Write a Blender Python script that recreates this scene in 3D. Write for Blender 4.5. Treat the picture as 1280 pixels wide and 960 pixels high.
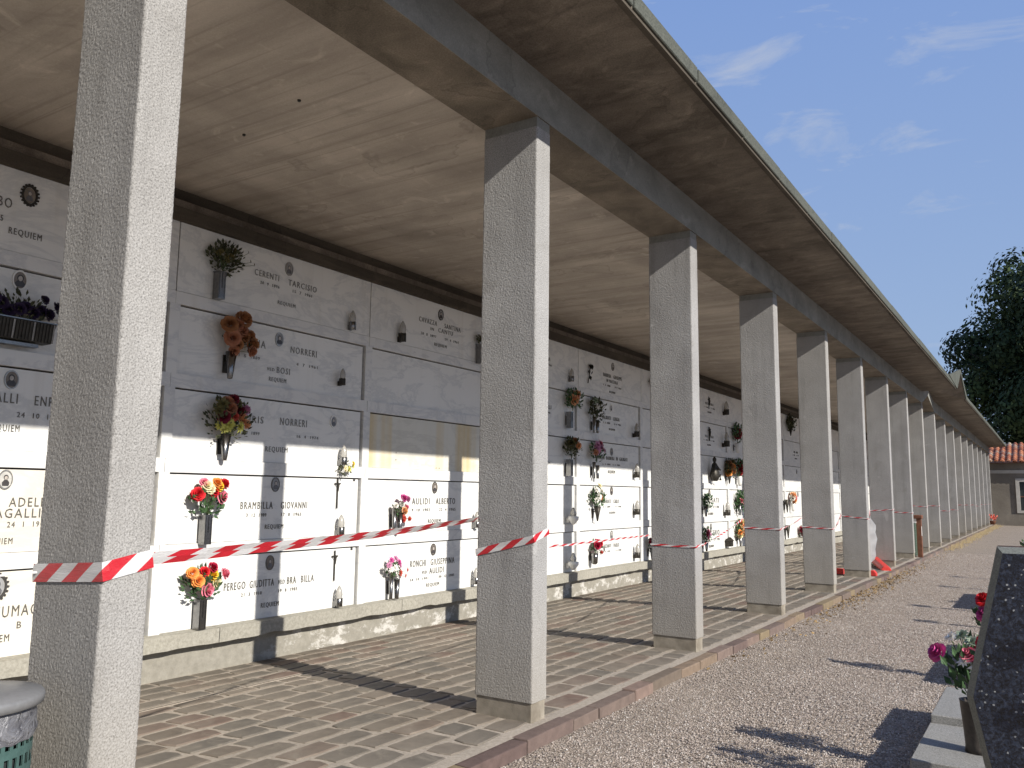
import bpy, bmesh, math, random
from mathutils import Vector, Matrix, noise
R = math.radians
random.seed(7)
scn = bpy.context.scene
for o in list(bpy.data.objects): bpy.data.objects.remove(o)

# ------------------------------------------------------------------ camera
cam = bpy.data.objects.new('camera', bpy.data.cameras.new('camera'))
scn.collection.objects.link(cam); scn.camera = cam
YAW, PIT, ROL = 0.5739, 0.1302, 0.0125
fw = Vector((-math.sin(YAW)*math.cos(PIT), math.cos(YAW)*math.cos(PIT), math.sin(PIT)))
rt = Vector((math.cos(YAW), math.sin(YAW), 0)); up = rt.cross(fw)
r2 = rt*math.cos(ROL)+up*math.sin(ROL); u2 = -rt*math.sin(ROL)+up*math.cos(ROL)
M = Matrix((r2, u2, -fw)).transposed().to_4x4(); M.translation = Vector((2.757, -4.5374, 1.4033))
cam.matrix_world = M
cam.data.sensor_width = 36; cam.data.lens = 1035.73/1280*36
cam.data.clip_start = .05; cam.data.clip_end = 2000

# ------------------------------------------------------------------ sky, sun, exposure
SUN = Vector((1, -.236, .577)).normalized()
w = bpy.data.worlds.new('World'); scn.world = w; w.use_nodes = True
wt = w.node_tree; wt.nodes.clear()
def wn(t, **k):
    n = wt.nodes.new(t)
    for a, b in k.items(): setattr(n, a, b)
    return n
sky = wn('ShaderNodeTexSky', sky_type='NISHITA', sun_disc=False, sun_elevation=math.asin(SUN.z),
         sun_rotation=math.atan2(SUN.x, SUN.y), air_density=1.2, dust_density=1.6, ozone_density=2.2, altitude=200)
tc = wn('ShaderNodeTexCoord'); mp = wn('ShaderNodeMapping'); mp.inputs['Scale'].default_value = (3.2, 3.2, 11)
mp.inputs['Rotation'].default_value = (0, .35, .3); mp.inputs['Location'].default_value = (5.48, 2.84, 1.32)
nz = wn('ShaderNodeTexNoise'); nz.inputs['Scale'].default_value = 2.1; nz.inputs['Detail'].default_value = 9
nz.inputs['Roughness'].default_value = .62; nz.inputs['Distortion'].default_value = .5
cr = wn('ShaderNodeValToRGB'); cr.color_ramp.elements[0].position = .585; cr.color_ramp.elements[1].position = .86
cr.color_ramp.elements[1].color = (.8, .8, .8, 1)
mx = wn('ShaderNodeMixRGB'); mx.inputs[2].default_value = (8.2, 8.6, 9.3, 1)
bg = wn('ShaderNodeBackground'); bg.inputs[1].default_value = .054; ow = wn('ShaderNodeOutputWorld')
L = wt.links.new
L(tc.outputs['Generated'], mp.inputs[0]); L(mp.outputs[0], nz.inputs[0]); L(nz.outputs[0], cr.inputs[0])
hz = wn('ShaderNodeMixRGB'); hz.inputs[0].default_value = .8
sz = wn('ShaderNodeSeparateXYZ'); L(tc.outputs['Generated'], sz.inputs[0]); gr = wn('ShaderNodeValToRGB'); L(sz.outputs[2], gr.inputs[0])
for e_, (p_, c_) in zip(gr.color_ramp.elements, ((.0, (.50, .68, .98, 1)), (.75, (.24, .43, .98, 1)))): e_.position = p_; e_.color = c_
gs = wn('ShaderNodeVectorMath', operation='SCALE'); gs.inputs['Scale'].default_value = 11.3; L(gr.outputs[0], gs.inputs[0]); L(gs.outputs[0], hz.inputs[2])
L(sky.outputs[0], hz.inputs[1])
L(cr.outputs[0], mx.inputs[0]); L(hz.outputs[0], mx.inputs[1]); L(mx.outputs[0], bg.inputs[0]); L(bg.outputs[0], ow.inputs[0])
sl = bpy.data.lights.new('sun', 'SUN'); sl.energy = 5.0; sl.angle = R(.55); sl.color = (1, .95, .87)
so = bpy.data.objects.new('sun', sl); scn.collection.objects.link(so)
so.rotation_euler = SUN.to_track_quat('Z', 'Y').to_euler(); so.location = SUN*60
scn.view_settings.view_transform = 'Standard'; scn.view_settings.look = 'None'
scn.view_settings.exposure = 0.38; scn.view_settings.gamma = 1
scn.render.engine = 'CYCLES'; scn.cycles.max_bounces = 8; scn.cycles.diffuse_bounces = 5

# ------------------------------------------------------------------ materials
class N:
    def __init__(s, name, rough=.8, metal=0, spec=.4):
        s.m = bpy.data.materials.new(name); s.m.use_nodes = True; s.t = s.m.node_tree
        s.b = s.t.nodes['Principled BSDF']; s.b.inputs['Roughness'].default_value = rough
        s.b.inputs['Metallic'].default_value = metal; s.b.inputs['Specular IOR Level'].default_value = spec
        s.tc = s.n('ShaderNodeTexCoord')
    def n(s, t, **k):
        x = s.t.nodes.new(t)
        for a, b in k.items(): setattr(x, a, b)
        return x
    def l(s, a, b): s.t.links.new(a, b)
    def noise(s, scale, detail=4, rough=.55, dist=0, vec=(1, 1, 1), rnd=0):
        m = s.n('ShaderNodeMapping'); m.inputs['Scale'].default_value = vec
        s.l(s.tc.outputs['Object'], m.inputs[0])
        if rnd:
            oi = s.n('ShaderNodeObjectInfo'); mu = s.n('ShaderNodeMath', operation='MULTIPLY'); mu.inputs[1].default_value = rnd
            cx = s.n('ShaderNodeCombineXYZ'); s.l(oi.outputs['Random'], mu.inputs[0])
            for i in range(3): s.l(mu.outputs[0], cx.inputs[i])
            s.l(cx.outputs[0], m.inputs['Location'])
        q = s.n('ShaderNodeTexNoise'); s.l(m.outputs[0], q.inputs[0])
        q.inputs['Scale'].default_value = scale; q.inputs['Detail'].default_value = detail
        q.inputs['Roughness'].default_value = rough; q.inputs['Distortion'].default_value = dist
        return q.outputs[0]
    def ramp(s, f, pts):
        r = s.n('ShaderNodeValToRGB'); s.l(f, r.inputs[0]); e = r.color_ramp.elements
        while len(e) < len(pts): e.new(.5)
        for i, (p, c) in enumerate(pts):
            e[i].position = p; e[i].color = (c if len(c) == 4 else (*c, 1)) if isinstance(c, tuple) else (c, c, c, 1)
        return r.outputs[0]
    def mix(s, f, a, b, mode='MIX'):
        x = s.n('ShaderNodeMixRGB', blend_type=mode)
        for i, v in ((0, f), (1, a), (2, b)):
            if isinstance(v, (int, float)): x.inputs[i].default_value = v if i == 0 else (v, v, v, 1)
            elif isinstance(v, tuple): x.inputs[i].default_value = (*v, 1)
            else: s.l(v, x.inputs[i])
        return x.outputs[0]
    def col(s, c):
        if isinstance(c, tuple): s.b.inputs['Base Color'].default_value = (*c, 1)
        else: s.l(c, s.b.inputs['Base Color'])
        return s
    def bump(s, h, dist=.003, st=1.):
        b = s.n('ShaderNodeBump'); b.inputs['Strength'].default_value = st; b.inputs['Distance'].default_value = dist
        s.l(h, b.inputs['Height']); s.l(b.outputs[0], s.b.inputs['Normal']); return s

def simple(name, c, rough=.7, metal=0, var=.25, scale=20, bump=0):
    x = N(name, rough, metal)
    a = tuple(v*(1-var) for v in c); b = tuple(min(1, v*(1+var)) for v in c)
    n = x.noise(scale, 3, rnd=9); x.col(x.ramp(n, [(.3, a), (.7, b)]))
    if bump: x.bump(n, bump)
    return x.m

# bush-hammered concrete of the pillars
x = N('hammered_concrete', .9, spec=.25)
g1 = x.noise(150, 3, .75); g2 = x.noise(2.2, 5, .6, rnd=30); g3 = x.noise(420, 2)
c = x.ramp(g1, [(.30, (.12, .117, .113)), (.47, (.315, .309, .30)), (.68, (.46, .452, .44))])
c = x.mix(.5, c, x.ramp(g2, [(.3, (.62, .61, .6)), (.7, (1, 1, 1))]), 'MULTIPLY')
c = x.mix(x.ramp(g3, [(.70, 0.), (.76, .6)]), c, (.55, .54, .53))
st = x.noise(1.6, 5, .6, vec=(6, 6, .45), rnd=20)
c = x.mix(x.ramp(st, [(.50, 0.), (.74, .30)]), c, (.14, .133, .125))
sz_ = x.n('ShaderNodeSeparateXYZ'); x.l(x.tc.outputs['Object'], sz_.inputs[0]); mr_ = x.n('ShaderNodeMapRange'); x.l(sz_.outputs[2], mr_.inputs[0])
mr_.inputs[1].default_value = .95; mr_.inputs[2].default_value = .1; mr_.inputs[3].default_value = 0; mr_.inputs[4].default_value = .45
c = x.mix(mr_.outputs[0], c, (.30, .265, .21))
oi = x.n('ShaderNodeObjectInfo'); c = x.mix(1., c, x.ramp(oi.outputs['Random'], [(0, (.86, .85, .83)), (.4, (1, 1, 1)), (.7, (.93, .93, .94)), (1, (1.0, .985, .95))]), 'MULTIPLY')
bl = x.noise(3.1, 5, .6, .6, rnd=40); c = x.mix(x.ramp(bl, [(.62, 0.), (.68, .30)]), c, (.20, .19, .175)); c = x.mix(x.ramp(bl, [(.28, .28), (.34, 0.)]), c, (.50, .49, .47))
x.col(c); x.bump(g1, .0007, 1.0); M_PIL = x.m
x = N('pillar_base_cement', .9); q = x.noise(9, 5, rnd=9)
x.col(x.ramp(q, [(.3, (.17, .145, .11)), (.7, (.31, .275, .22))])); x.bump(x.noise(160, 3), .002); M_BASE = x.m
# ceilings
def concrete(name, a, b, vec, sc=1., hole=False, streak=.5, dk=.45, grain=.35, lines=0.):
    x = N(name, .92, spec=.2)
    s1 = x.noise(sc, 6, .62, .4, vec); s2 = x.noise(.55, 5, .6, .8); s3 = x.noise(2.7, 6, .65, 1.2)
    c = x.ramp(s1, [(.25, a), (.75, b)])
    c = x.mix(streak, c, x.ramp(s2, [(.35, (dk, dk, dk)), (.62, (1, 1, 1))]), 'MULTIPLY')
    c = x.mix(x.ramp(s3, [(.58, 0.), (.70, .30)]), c, tuple(min(1, v*1.35) for v in b))
    c = x.mix(x.ramp(s3, [(.25, .35), (.4, 0.)]), c, tuple(v*.5 for v in a))
    s4 = x.noise(1.15, 5, .55, .3, (.8, 1, 1)); c = x.mix(x.ramp(s4, [(.585, 0.), (.592, .42), (.605, .12), (.75, .10)]), c, tuple(v*.55 for v in a))
    gr_ = x.noise(95, 3, .8); c = x.mix(grain, c, x.ramp(gr_, [(.3, .35), (.7, 1.25)]), 'MULTIPLY')
    ln_ = x.noise(1., 2, .5, 0, (.25, 13, 1)); c = x.mix(x.ramp(ln_, [(.60, 0.), (.66, lines), (.70, 0.)]), c, tuple(v*.7 for v in a))
    x.col(c); x.bump(x.noise(38, 5, .6), .004, .5); return x.m
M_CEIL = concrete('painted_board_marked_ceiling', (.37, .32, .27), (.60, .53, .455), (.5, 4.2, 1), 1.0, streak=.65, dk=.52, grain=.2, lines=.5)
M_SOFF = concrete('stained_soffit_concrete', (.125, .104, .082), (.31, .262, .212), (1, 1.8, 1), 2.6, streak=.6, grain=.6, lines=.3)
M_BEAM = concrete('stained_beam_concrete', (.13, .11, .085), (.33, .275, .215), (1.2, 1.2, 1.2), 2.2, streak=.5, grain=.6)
M_BFACE = concrete('grey_beam_render', (.19, .19, .175), (.32, .32, .295), (2, 1, 2), 2.2, streak=.3)
M_GRAN = concrete('grey_green_coping', (.05, .056, .048), (.15, .155, .13), (9, 7, 9), 9, streak=.3)
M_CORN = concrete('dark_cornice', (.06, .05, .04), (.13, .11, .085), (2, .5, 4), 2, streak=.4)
# marble
def marble(name, base, vein, stain=None, rough=.32):
    x = N(name, rough, spec=.45)
    s1 = x.noise(1.7, 8, .66, .5, (1, .8, 1.9), rnd=50); s2 = x.noise(1.1, 4, .5, .5, rnd=31)
    c = x.mix(x.ramp(s1, [(.45, 0.), (.5, .40), (.55, 0.)]), base, vein)
    c = x.mix(x.ramp(s2, [(.4, 0.), (.7, .35)]), c, tuple(v*.86 for v in base))
    s3 = x.noise(1.4, 4, .6, vec=(1, 5, .35), rnd=11)
    c = x.mix(x.ramp(s3, [(.56, 0.), (.75, .22)]), c, (.46, .42, .34))
    if stain:
        s4 = x.noise(1.0, 3, .5, .2, (1, 3.4, .10))
        c = x.mix(x.ramp(s4, [(.48, 0.), (.66, .75)]), c, stain)
    x.col(c); x.bump(x.noise(60, 3), .0006, .5); return x.m
M_MARB = marble('white_veined_marble', (.76, .755, .725), (.40, .42, .44))
M_MFRAME = marble('white_marble_frame', (.715, .71, .685), (.36, .38, .42))
M_MWARM = marble('cream_marble', (.70, .66, .58), (.48, .45, .40))
M_MSTAIN = marble('rust_stained_marble', (.68, .66, .58), (.45, .43, .38), (.60, .46, .22))
x = N('sill_stone', .9); q = x.noise(34, 6, .7); q2 = x.noise(1.8, 4)
c = x.ramp(q, [(.3, (.25, .235, .195)), (.7, (.42, .40, .34))]); c = x.mix(.4, c, x.ramp(q2, [(.3, .6), (.7, 1.)]), 'MULTIPLY')
x.col(c); x.bump(q, .006, .6); M_SILL = x.m
x = N('plinth_render_with_salts', .95); q = x.noise(4.2, 8, .74, .1, (1, 1, 1.7)); q2 = x.noise(14, 6, .7)
c = x.ramp(q2, [(.3, (.22, .205, .17)), (.7, (.31, .29, .245))])
sepz = x.n('ShaderNodeSeparateXYZ'); x.l(x.tc.outputs['Object'], sepz.inputs[0])
mr = x.n('ShaderNodeMapRange'); x.l(sepz.outputs[1], mr.inputs[0]); mr.inputs[1].default_value = .3; mr.inputs[2].default_value = 1.6
mu = x.n('ShaderNodeMath', operation='MULTIPLY'); x.l(x.ramp(q, [(.52, 0.), (.60, .62)]), mu.inputs[0]); x.l(mr.outputs[0], mu.inputs[1])
c = x.mix(mu.outputs[0], c, (.66, .64, .60)); x.col(c); x.bump(q2, .012, .8); M_PLIN = x.m
# paving
x = N('porphyry_paving', .78, spec=.3)
at = x.n('ShaderNodeAttribute', attribute_name='tint'); oi = x.n('ShaderNodeObjectInfo')
ad = x.n('ShaderNodeMath', operation='ADD'); x.l(at.outputs['Fac'], ad.inputs[0]); x.l(oi.outputs['Random'], ad.inputs[1])
fr = x.n('ShaderNodeMath', operation='FRACT'); x.l(ad.outputs[0], fr.inputs[0])
c = x.ramp(fr.outputs[0], [(0, (.145, .118, .092)), (.2, (.175, .15, .12)), (.45, (.15, .132, .108)), (.62, (.125, .113, .096)), (.8, (.19, .158, .125)), (.97, (.165, .112, .088))])
q = x.noise(11, 6, .65, rnd=17); q2 = x.noise(1.1, 4, .6)
c = x.mix(.6, c, x.ramp(q, [(.3, .55), (.7, 1.15)]), 'MULTIPLY')
c = x.mix(x.ramp(q2, [(.4, 0.), (.68, .5)]), c, (.25, .215, .172))
c = x.mix(x.ramp(x.noise(5, 6, .7, 1, rnd=7), [(.55, 0.), (.68, .45)]), c, (.27, .238, .19))
x.col(c); x.bump(q, .006, .7); M_PAVE = x.m
x = N('mortar_bed', .95); q = x.noise(40, 5, .7); q2 = x.noise(2, 4)
x.col(x.mix(.5, x.ramp(q, [(.3, (.30, .256, .205)), (.7, (.47, .41, .34))]), x.ramp(q2, [(.3, .62), (.7, 1.)]), 'MULTIPLY')); x.bump(q, .004); M_MORT = x.m
x = N('kerb_porphyry', .8)
oi = x.n('ShaderNodeObjectInfo')
c = x.ramp(oi.outputs['Random'], [(0, (.11, .072, .064)), (.22, (.17, .125, .105)), (.42, (.155, .12, .09)), (.58, (.13, .11, .10)), (.75, (.22, .155, .125)), (.9, (.215, .165, .10))])
q = x.noise(13, 6, .65, rnd=12); c = x.mix(.6, c, x.ramp(q, [(.3, .6), (.72, 1.2)]), 'MULTIPLY'); x.col(c); x.bump(q, .008, .8); M_KERB = x.m
# gravel
x = N('crushed_gravel', .95, spec=.2)
vo = x.n('ShaderNodeTexVoronoi'); x.l(x.tc.outputs['Object'], vo.inputs[0]); vo.inputs['Scale'].default_value = 62
q = x.noise(120, 4, .7); q2 = x.noise(.8, 5, .6)
sp = x.n('ShaderNodeSeparateXYZ'); x.l(vo.outputs['Color'], sp.inputs[0])
c = x.ramp(sp.outputs[0], [(0, (.15, .125, .10)), (.35, (.285, .235, .188)), (.7, (.36, .30, .245)), (1, (.47, .42, .36))])
c = x.mix(.5, c, x.ramp(q, [(.3, .62), (.7, 1.1)]), 'MULTIPLY')
c = x.mix(x.ramp(q2, [(.35, .0), (.7, .5)]), c, (.345, .285, .222))
x.col(c)
iv = x.n('ShaderNodeMath', operation='SUBTRACT'); iv.inputs[0].default_value = 1; x.l(vo.outputs['Distance'], iv.inputs[1]); x.bump(iv.outputs[0], .012, .9)
M_GRAV = x.m
x = N('pebble_stone', .85, spec=.25); oi = x.n('ShaderNodeObjectInfo')
x.col(x.ramp(oi.outputs['Random'], [(0, (.16, .13, .118)), (.2, (.31, .258, .22)), (.6, (.41, .345, .297)), (.88, (.48, .43, .38)), (1, (.60, .57, .53))])); M_PEB = x.m
# others
M_MET = simple('brushed_steel', (.24, .235, .23), .24, 1, .15, 40)
M_METD = simple('aged_bronze', (.055, .05, .042), .5, .7, .3, 30)
M_LETT = simple('dark_bronze_lettering', (.15, .14, .12), .5, .5, .2, 60)
M_LETL = simple('worn_or_shaded_lettering', (.24, .235, .22), .5, .4, .25, 60)  # paler grey: worn letters, and the upper rows' shade put into the tone
M_WPLA = simple('white_ceramic', (.72, .71, .68), .35, 0, .06, 9)
M_PORT = simple('portrait_sepia', (.06, .055, .055), .25, 0, .25, 30)
M_PORTL = simple('portrait_ceramic_ground', (.30, .30, .30), .22, 0, .12, 20)
M_RING = simple('medallion_ring', (.16, .15, .14), .35, .8, .2, 30)
M_LEAF = simple('artificial_leaf_green', (.045, .095, .035), .6, 0, .45, 25)
M_LEAFD = simple('dried_or_shaded_leaf', (.05, .055, .025), .8, 0, .4, 25)  # darker olive: dried leaves, and shade on upper bouquets put into the colour
M_STEM = simple('stem_green', (.06, .09, .03), .7)
x = N('candle_glass', .15, spec=.5); x.col((.60, .58, .54)); x.b.inputs['Transmission Weight'].default_value = .55; x.bump(x.noise(45, 2), .002); M_GLASS = x.m
FC = {}
def fmat(n):
    cs = dict(red=(.55, .012, .02), crimson=(.42, .01, .05), pink=(.75, .22, .30), yellow=(.80, .52, .04), orange=(.78, .30, .07), peach=(.78, .42, .22),
              cream=(.78, .70, .45), white=(.78, .76, .70), dried=(.38, .17, .07), driedpink=(.44, .19, .105), magenta=(.55, .08, .28), mauve=(.55, .24, .38),
              lime=(.62, .60, .14), purple=(.035, .02, .06), olive=(.13, .11, .035), maroon=(.20, .012, .03), palegreen=(.30, .36, .25), coral=(.70, .13, .09), olivegrey=(.2, .2, .12))
    if n not in FC: FC[n] = simple('petal_'+n, cs[n], .65, 0, .22, 70)
    return FC[n]
M_DARK0 = simple('black_rubber', (.03, .028, .025), .8)
# tape (printed stripes along the strip)
x = N('barrier_tape_plastic', .38, spec=.5)
uv = x.n('ShaderNodeSeparateXYZ'); x.l(x.tc.outputs['UV'], uv.inputs[0])
m1 = x.n('ShaderNodeMath', operation='MULTIPLY_ADD'); x.l(uv.outputs[1], m1.inputs[0]); m1.inputs[1].default_value = -.55; x.l(uv.outputs[0], m1.inputs[2])
m2 = x.n('ShaderNodeMath', operation='FRACT'); x.l(m1.outputs[0], m2.inputs[0])
m3 = x.n('ShaderNodeMath', operation='LESS_THAN'); x.l(m2.outputs[0], m3.inputs[0]); m3.inputs[1].default_value = .5
q = x.noise(40, 2); x.col(x.mix(m3.outputs[0], (.60, .59, .58), (.50, .014, .025))); x.b.inputs['Transmission Weight'].default_value = 0
mp_ = x.noise(9, 3, .5, vec=(1, 6, 60)); x.bump(mp_, .006, .5); M_TAPE = x.m
# black granite
x = N('blue_black_speckled_granite', .12, spec=.6)
vo = x.n('ShaderNodeTexVoronoi'); x.l(x.tc.outputs['Object'], vo.inputs[0]); vo.inputs['Scale'].default_value = 230; vo.inputs['Randomness'].default_value = 1
sp = x.n('ShaderNodeSeparateXYZ'); x.l(vo.outputs['Color'], sp.inputs[0]); q = x.noise(75, 5, .75, .6)
c = x.ramp(q, [(.38, (.004, .005, .008)), (.52, (.016, .020, .032)), (.64, (.06, .072, .10))])
c = x.mix(x.ramp(sp.outputs[0], [(.72, 0.), (.88, .5)]), c, (.035, .05, .085)); c = x.mix(x.ramp(sp.outputs[1], [(.991, 0.), (.994, .7)]), c, (.55, .55, .52))
x.col(c); M_BGRAN = x.m
x = N('light_granite', .7); q = x.noise(130, 4, .7); q2 = x.noise(4, 4)
c = x.ramp(q, [(.3, (.14, .135, .12)), (.5, (.27, .262, .24)), (.7, (.38, .37, .34))]); c = x.mix(.4, c, x.ramp(q2, [(.3, .65), (.7, 1.)]), 'MULTIPLY'); x.col(c); x.bump(q, .002); M_LGRAN = x.m

# ------------------------------------------------------------------ mesh helper
class MB:
    def __init__(s): s.v = []; s.f = []; s.mi = []; s.uv = {}; s.sm = []
    def quad(s, a, b, c, d, mi=0, sm=False):
        k = len(s.v); s.v += [a, b, c, d]; s.f.append((k, k+1, k+2, k+3)); s.mi.append(mi); s.sm.append(sm); return len(s.f)-1
    def tri(s, a, b, c, mi=0):
        k = len(s.v); s.v += [a, b, c]; s.f.append((k, k+1, k+2)); s.mi.append(mi); s.sm.append(False)
    def box(s, x0, y0, z0, x1, y1, z1, mi=0):
        s.hexa([(x0, y0, z0), (x1, y0, z0), (x1, y1, z0), (x0, y1, z0), (x0, y0, z1), (x1, y0, z1), (x1, y1, z1), (x0, y1, z1)], mi)
    def hexa(s, p, mi=0):
        k = len(s.v); s.v += [tuple(q) for q in p]
        for f in ((0, 3, 2, 1), (4, 5, 6, 7), (0, 1, 5, 4), (1, 2, 6, 5), (2, 3, 7, 6), (3, 0, 4, 7)):
            s.f.append(tuple(k+i for i in f)); s.mi.append(mi); s.sm.append(False)
    def prism(s, pts, off, mi=0):
        """closed polygon pts extruded by vector off"""
        k = len(s.v); n = len(pts); o = Vector(off)
        s.v += [tuple(p) for p in pts]+[tuple(Vector(p)+o) for p in pts]
        s.f.append(tuple(k+i for i in range(n))[::-1]); s.f.append(tuple(k+n+i for i in range(n)))
        s.mi += [mi, mi]; s.sm += [False, False]
        for i in range(n):
            j = (i+1) % n; s.f.append((k+i, k+j, k+n+j, k+n+i)); s.mi.append(mi); s.sm.append(False)
    def lathe(s, prof, n=12, c=(0, 0, 0), mi=0, sm=True, sx=1, sy=1, caps=True, flute=0):
        k = len(s.v)
        for (r, z) in prof:
            for i in range(n):
                a = 2*math.pi*i/n; rr = r*(1-(flute if i % 2 else 0))
                s.v.append((c[0]+rr*math.cos(a)*sx, c[1]+rr*math.sin(a)*sy, c[2]+z))
        for j in range(len(prof)-1):
            for i in range(n):
                i2 = (i+1) % n; s.f.append((k+j*n+i, k+j*n+i2, k+(j+1)*n+i2, k+(j+1)*n+i)); s.mi.append(mi); s.sm.append(sm)
        if caps:
            s.f.append(tuple(k+i for i in range(n))[::-1]); s.mi.append(mi); s.sm.append(False)
            e = k+(len(prof)-1)*n; s.f.append(tuple(e+i for i in range(n))); s.mi.append(mi); s.sm.append(False)
    def tube(s, pts, r, n=5, mi=0, r1=None):
        pts = [Vector(p) for p in pts]; k = len(s.v); m = len(pts)
        for j, p in enumerate(pts):
            t = (pts[min(j+1, m-1)]-pts[max(j-1, 0)]).normalized()
            a = t.orthogonal().normalized(); b = t.cross(a); rr = r if r1 is None else r+(r1-r)*j/(m-1)
            for i in range(n):
                q = 2*math.pi*i/n; s.v.append(tuple(p+(a*math.cos(q)+b*math.sin(q))*rr))
        for j in range(m-1):
            for i in range(n):
                i2 = (i+1) % n; s.f.append((k+j*n+i, k+j*n+i2, k+(j+1)*n+i2, k+(j+1)*n+i)); s.mi.append(mi); s.sm.append(True)
        s.f.append(tuple(k+i for i in range(n))[::-1]); s.mi.append(mi); s.sm.append(False)
        e = k+(m-1)*n; s.f.append(tuple(e+i for i in range(n))); s.mi.append(mi); s.sm.append(False)
    def mesh(s, name, mats, uvs=None):
        me = bpy.data.meshes.new(name); me.from_pydata(s.v, [], s.f)
        for m in (mats if isinstance(mats, (list, tuple)) else [mats]): me.materials.append(m)
        me.polygons.foreach_set('material_index', s.mi); me.polygons.foreach_set('use_smooth', s.sm)
        if uvs:
            l = me.uv_layers.new(name='UVMap')
            for i, u in enumerate(uvs): l.data[i].uv = u
        me.update(); return me
    def build(s, name, mats, parent=None, loc=None, **k):
        return put(name, s.mesh(name, mats, **k), parent, loc)
def put(name, me, parent=None, loc=None, rot=None):
    o = bpy.data.objects.new(name, me); scn.collection.objects.link(o); o.parent = parent
    if loc is not None: o.location = loc
    if rot is not None: o.rotation_euler = rot
    return o
def tag(o, label=None, cat=None, group=None, kind=None):
    if cat and not kind: kind = 'thing'
    for k, v in (('label', label), ('category', cat), ('group', group), ('kind', kind)):
        if v: o[k] = v
    return o
def empty(name, loc, label, cat, group=None):
    o = put(name, None, None, loc); o.empty_display_size = .1; return tag(o, label, cat, group)
def bevel(me, w, seg=2, limit=True):
    bm = bmesh.new(); bm.from_mesh(me)
    bmesh.ops.bevel(bm, geom=list(bm.edges), offset=w, segments=seg, affect='EDGES', profile=.6); bm.to_mesh(me); bm.free(); return me

S = 2.85                      # pillar spacing, pillar k stands at y=(k-2)*S
PX, PY, PH = .4355, .1793, 3.926
W = -3.347                    # outer face of the marble frame
def floor_z(x): return 0.0 if x > -.4355 else .0464*(x+.4355)

# ================================================================== SETTING
def grid_sheet(name, mat, xs, ys, zf, kind='structure'):
    b = MB()
    for y in ys:
        for x_ in xs: b.v.append((x_, y, zf(x_, y)))
    n = len(xs)
    for j in range(len(ys)-1):
        for i in range(n-1):
            b.f.append((j*n+i, j*n+i+1, (j+1)*n+i+1, (j+1)*n+i)); b.mi.append(0); b.sm.append(True)
    return tag(b.build(name, mat), kind=kind)
GZ = -.076
def gz(x_, y):
    if x_ > 25 or y > 47 or y < -12: return GZ
    return GZ+.010*noise.noise(Vector((x_*.9, y*.9, 0)))+.004*noise.noise(Vector((x_*4, y*4, 3)))
grid_sheet('gravel_path', M_GRAV, [.10, .2, .3, .4, .55, .7, .9, 1.1, 1.3, 1.5, 1.7, 1.9, 2.1, 2.4, 2.8, 3.4, 4.5, 8, 20, 60, 400],
           [-300, -60, -20, -10]+[-6+.25*i for i in range(80)]+[14.5+i for i in range(33)]+[60, 120, 700], gz)
grid_sheet('ground', M_GRAV, [-700, -100, -20, -8, 0.12], [-300, -60, -20, 0, 20, 49, 60, 120, 700], lambda a, b: GZ-.12)

# portico floor: sloping mortar bed, stones one by one
bed = MB()
YA, YB = -26.0, 49.4
for (xa, xb) in ((-3.40, -2.53), (-2.49, -.4355), (-.4355, .066)):
    za, zb = (floor_z(xa)-.004, floor_z(xb)-.004); bed.quad((xa, YA, za), (xb, YA, zb), (xb, YB, zb), (xa, YB, za))
for a in (-2.53, -2.49): pass
za = floor_z(-2.51)-.008
bed.quad((-2.53, YA, za-.03), (-2.49, YA, za-.03), (-2.49, YB, za-.03), (-2.53, YB, za-.03))
bed.quad((-2.53, YA, za-.03), (-2.53, YB, za-.03), (-2.53, YB, za), (-2.53, YA, za)); bed.quad((-2.49, YA, za-.03), (-2.49, YA, za), (-2.49, YB, za), (-2.49, YB, za-.03))
floor = tag(bed.build('portico_floor', M_MORT), kind='structure')
def stone_shape(b, cx, cy, lx, ly, z0, z1, slope, rnd):
    """flat stone with worn uneven outline and chamfered arris; local origin at cx,cy"""
    pts = []
    for (sx, sy) in ((-1, -1), (0, -1), (1, -1), (1, 0), (1, 1), (0, 1), (-1, 1), (-1, 0)):
        j = .012; k = rnd.uniform(.84, .97) if sx and sy else 1
        pts.append((cx+sx*lx/2*k+rnd.uniform(-j, j)*.6, cy+sy*ly/2*(.97 if sx and sy else 1)+rnd.uniform(-j, j)))
    k = len(b.v); h = rnd.uniform(-.002, .003)
    def zz(px, e): return e+h+slope*(px)
    for p in pts: b.v.append((p[0], p[1], zz(p[0], z0)))
    for p in pts: b.v.append((p[0], p[1], zz(p[0], z1-.004)))
    for p in pts: b.v.append((cx+(p[0]-cx)*.94, cy+(p[1]-cy)*.96, zz(p[0], z1)))
    for r in (0, 8):
        for i in range(8):
            j = (i+1) % 8; b.f.append((k+r+i, k+r+j, k+r+8+j, k+r+8+i)); b.mi.append(0); b.sm.append(False)
    b.f.append(tuple(k+16+i for i in range(8))); b.mi.append(0); b.sm.append(False)
rnd = random.Random(3)
stones = []
courses = [(-.005-.212*i) for i in range(12)]     # outer edge of each course
edges = courses+[-2.485]; rows = [(edges[i+1] if i < 11 else -2.487, edges[i]) for i in range(12) if edges[i] > -2.45]
rows += [(-2.74, -2.535), (-2.95, -2.745), (-3.16, -2.955), (-3.37, -3.165)]
for (xa, xb) in rows:
    y = -3.6+rnd.random()*.3
    while y < YB:
        ln = rnd.uniform(.21, .42); stones.append(((xa+xb)/2+rnd.uniform(-.004, .004), y+ln/2, (xb-xa)-rnd.uniform(.026, .046), ln-rnd.uniform(.022, .045))); y += ln
cp = Vector((2.757, -4.5374))
def vis(sx, sy):
    if sy < -2.2+(-sx)*.25: return 99
    d = (Vector((sx, sy))-cp).length; return d
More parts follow.
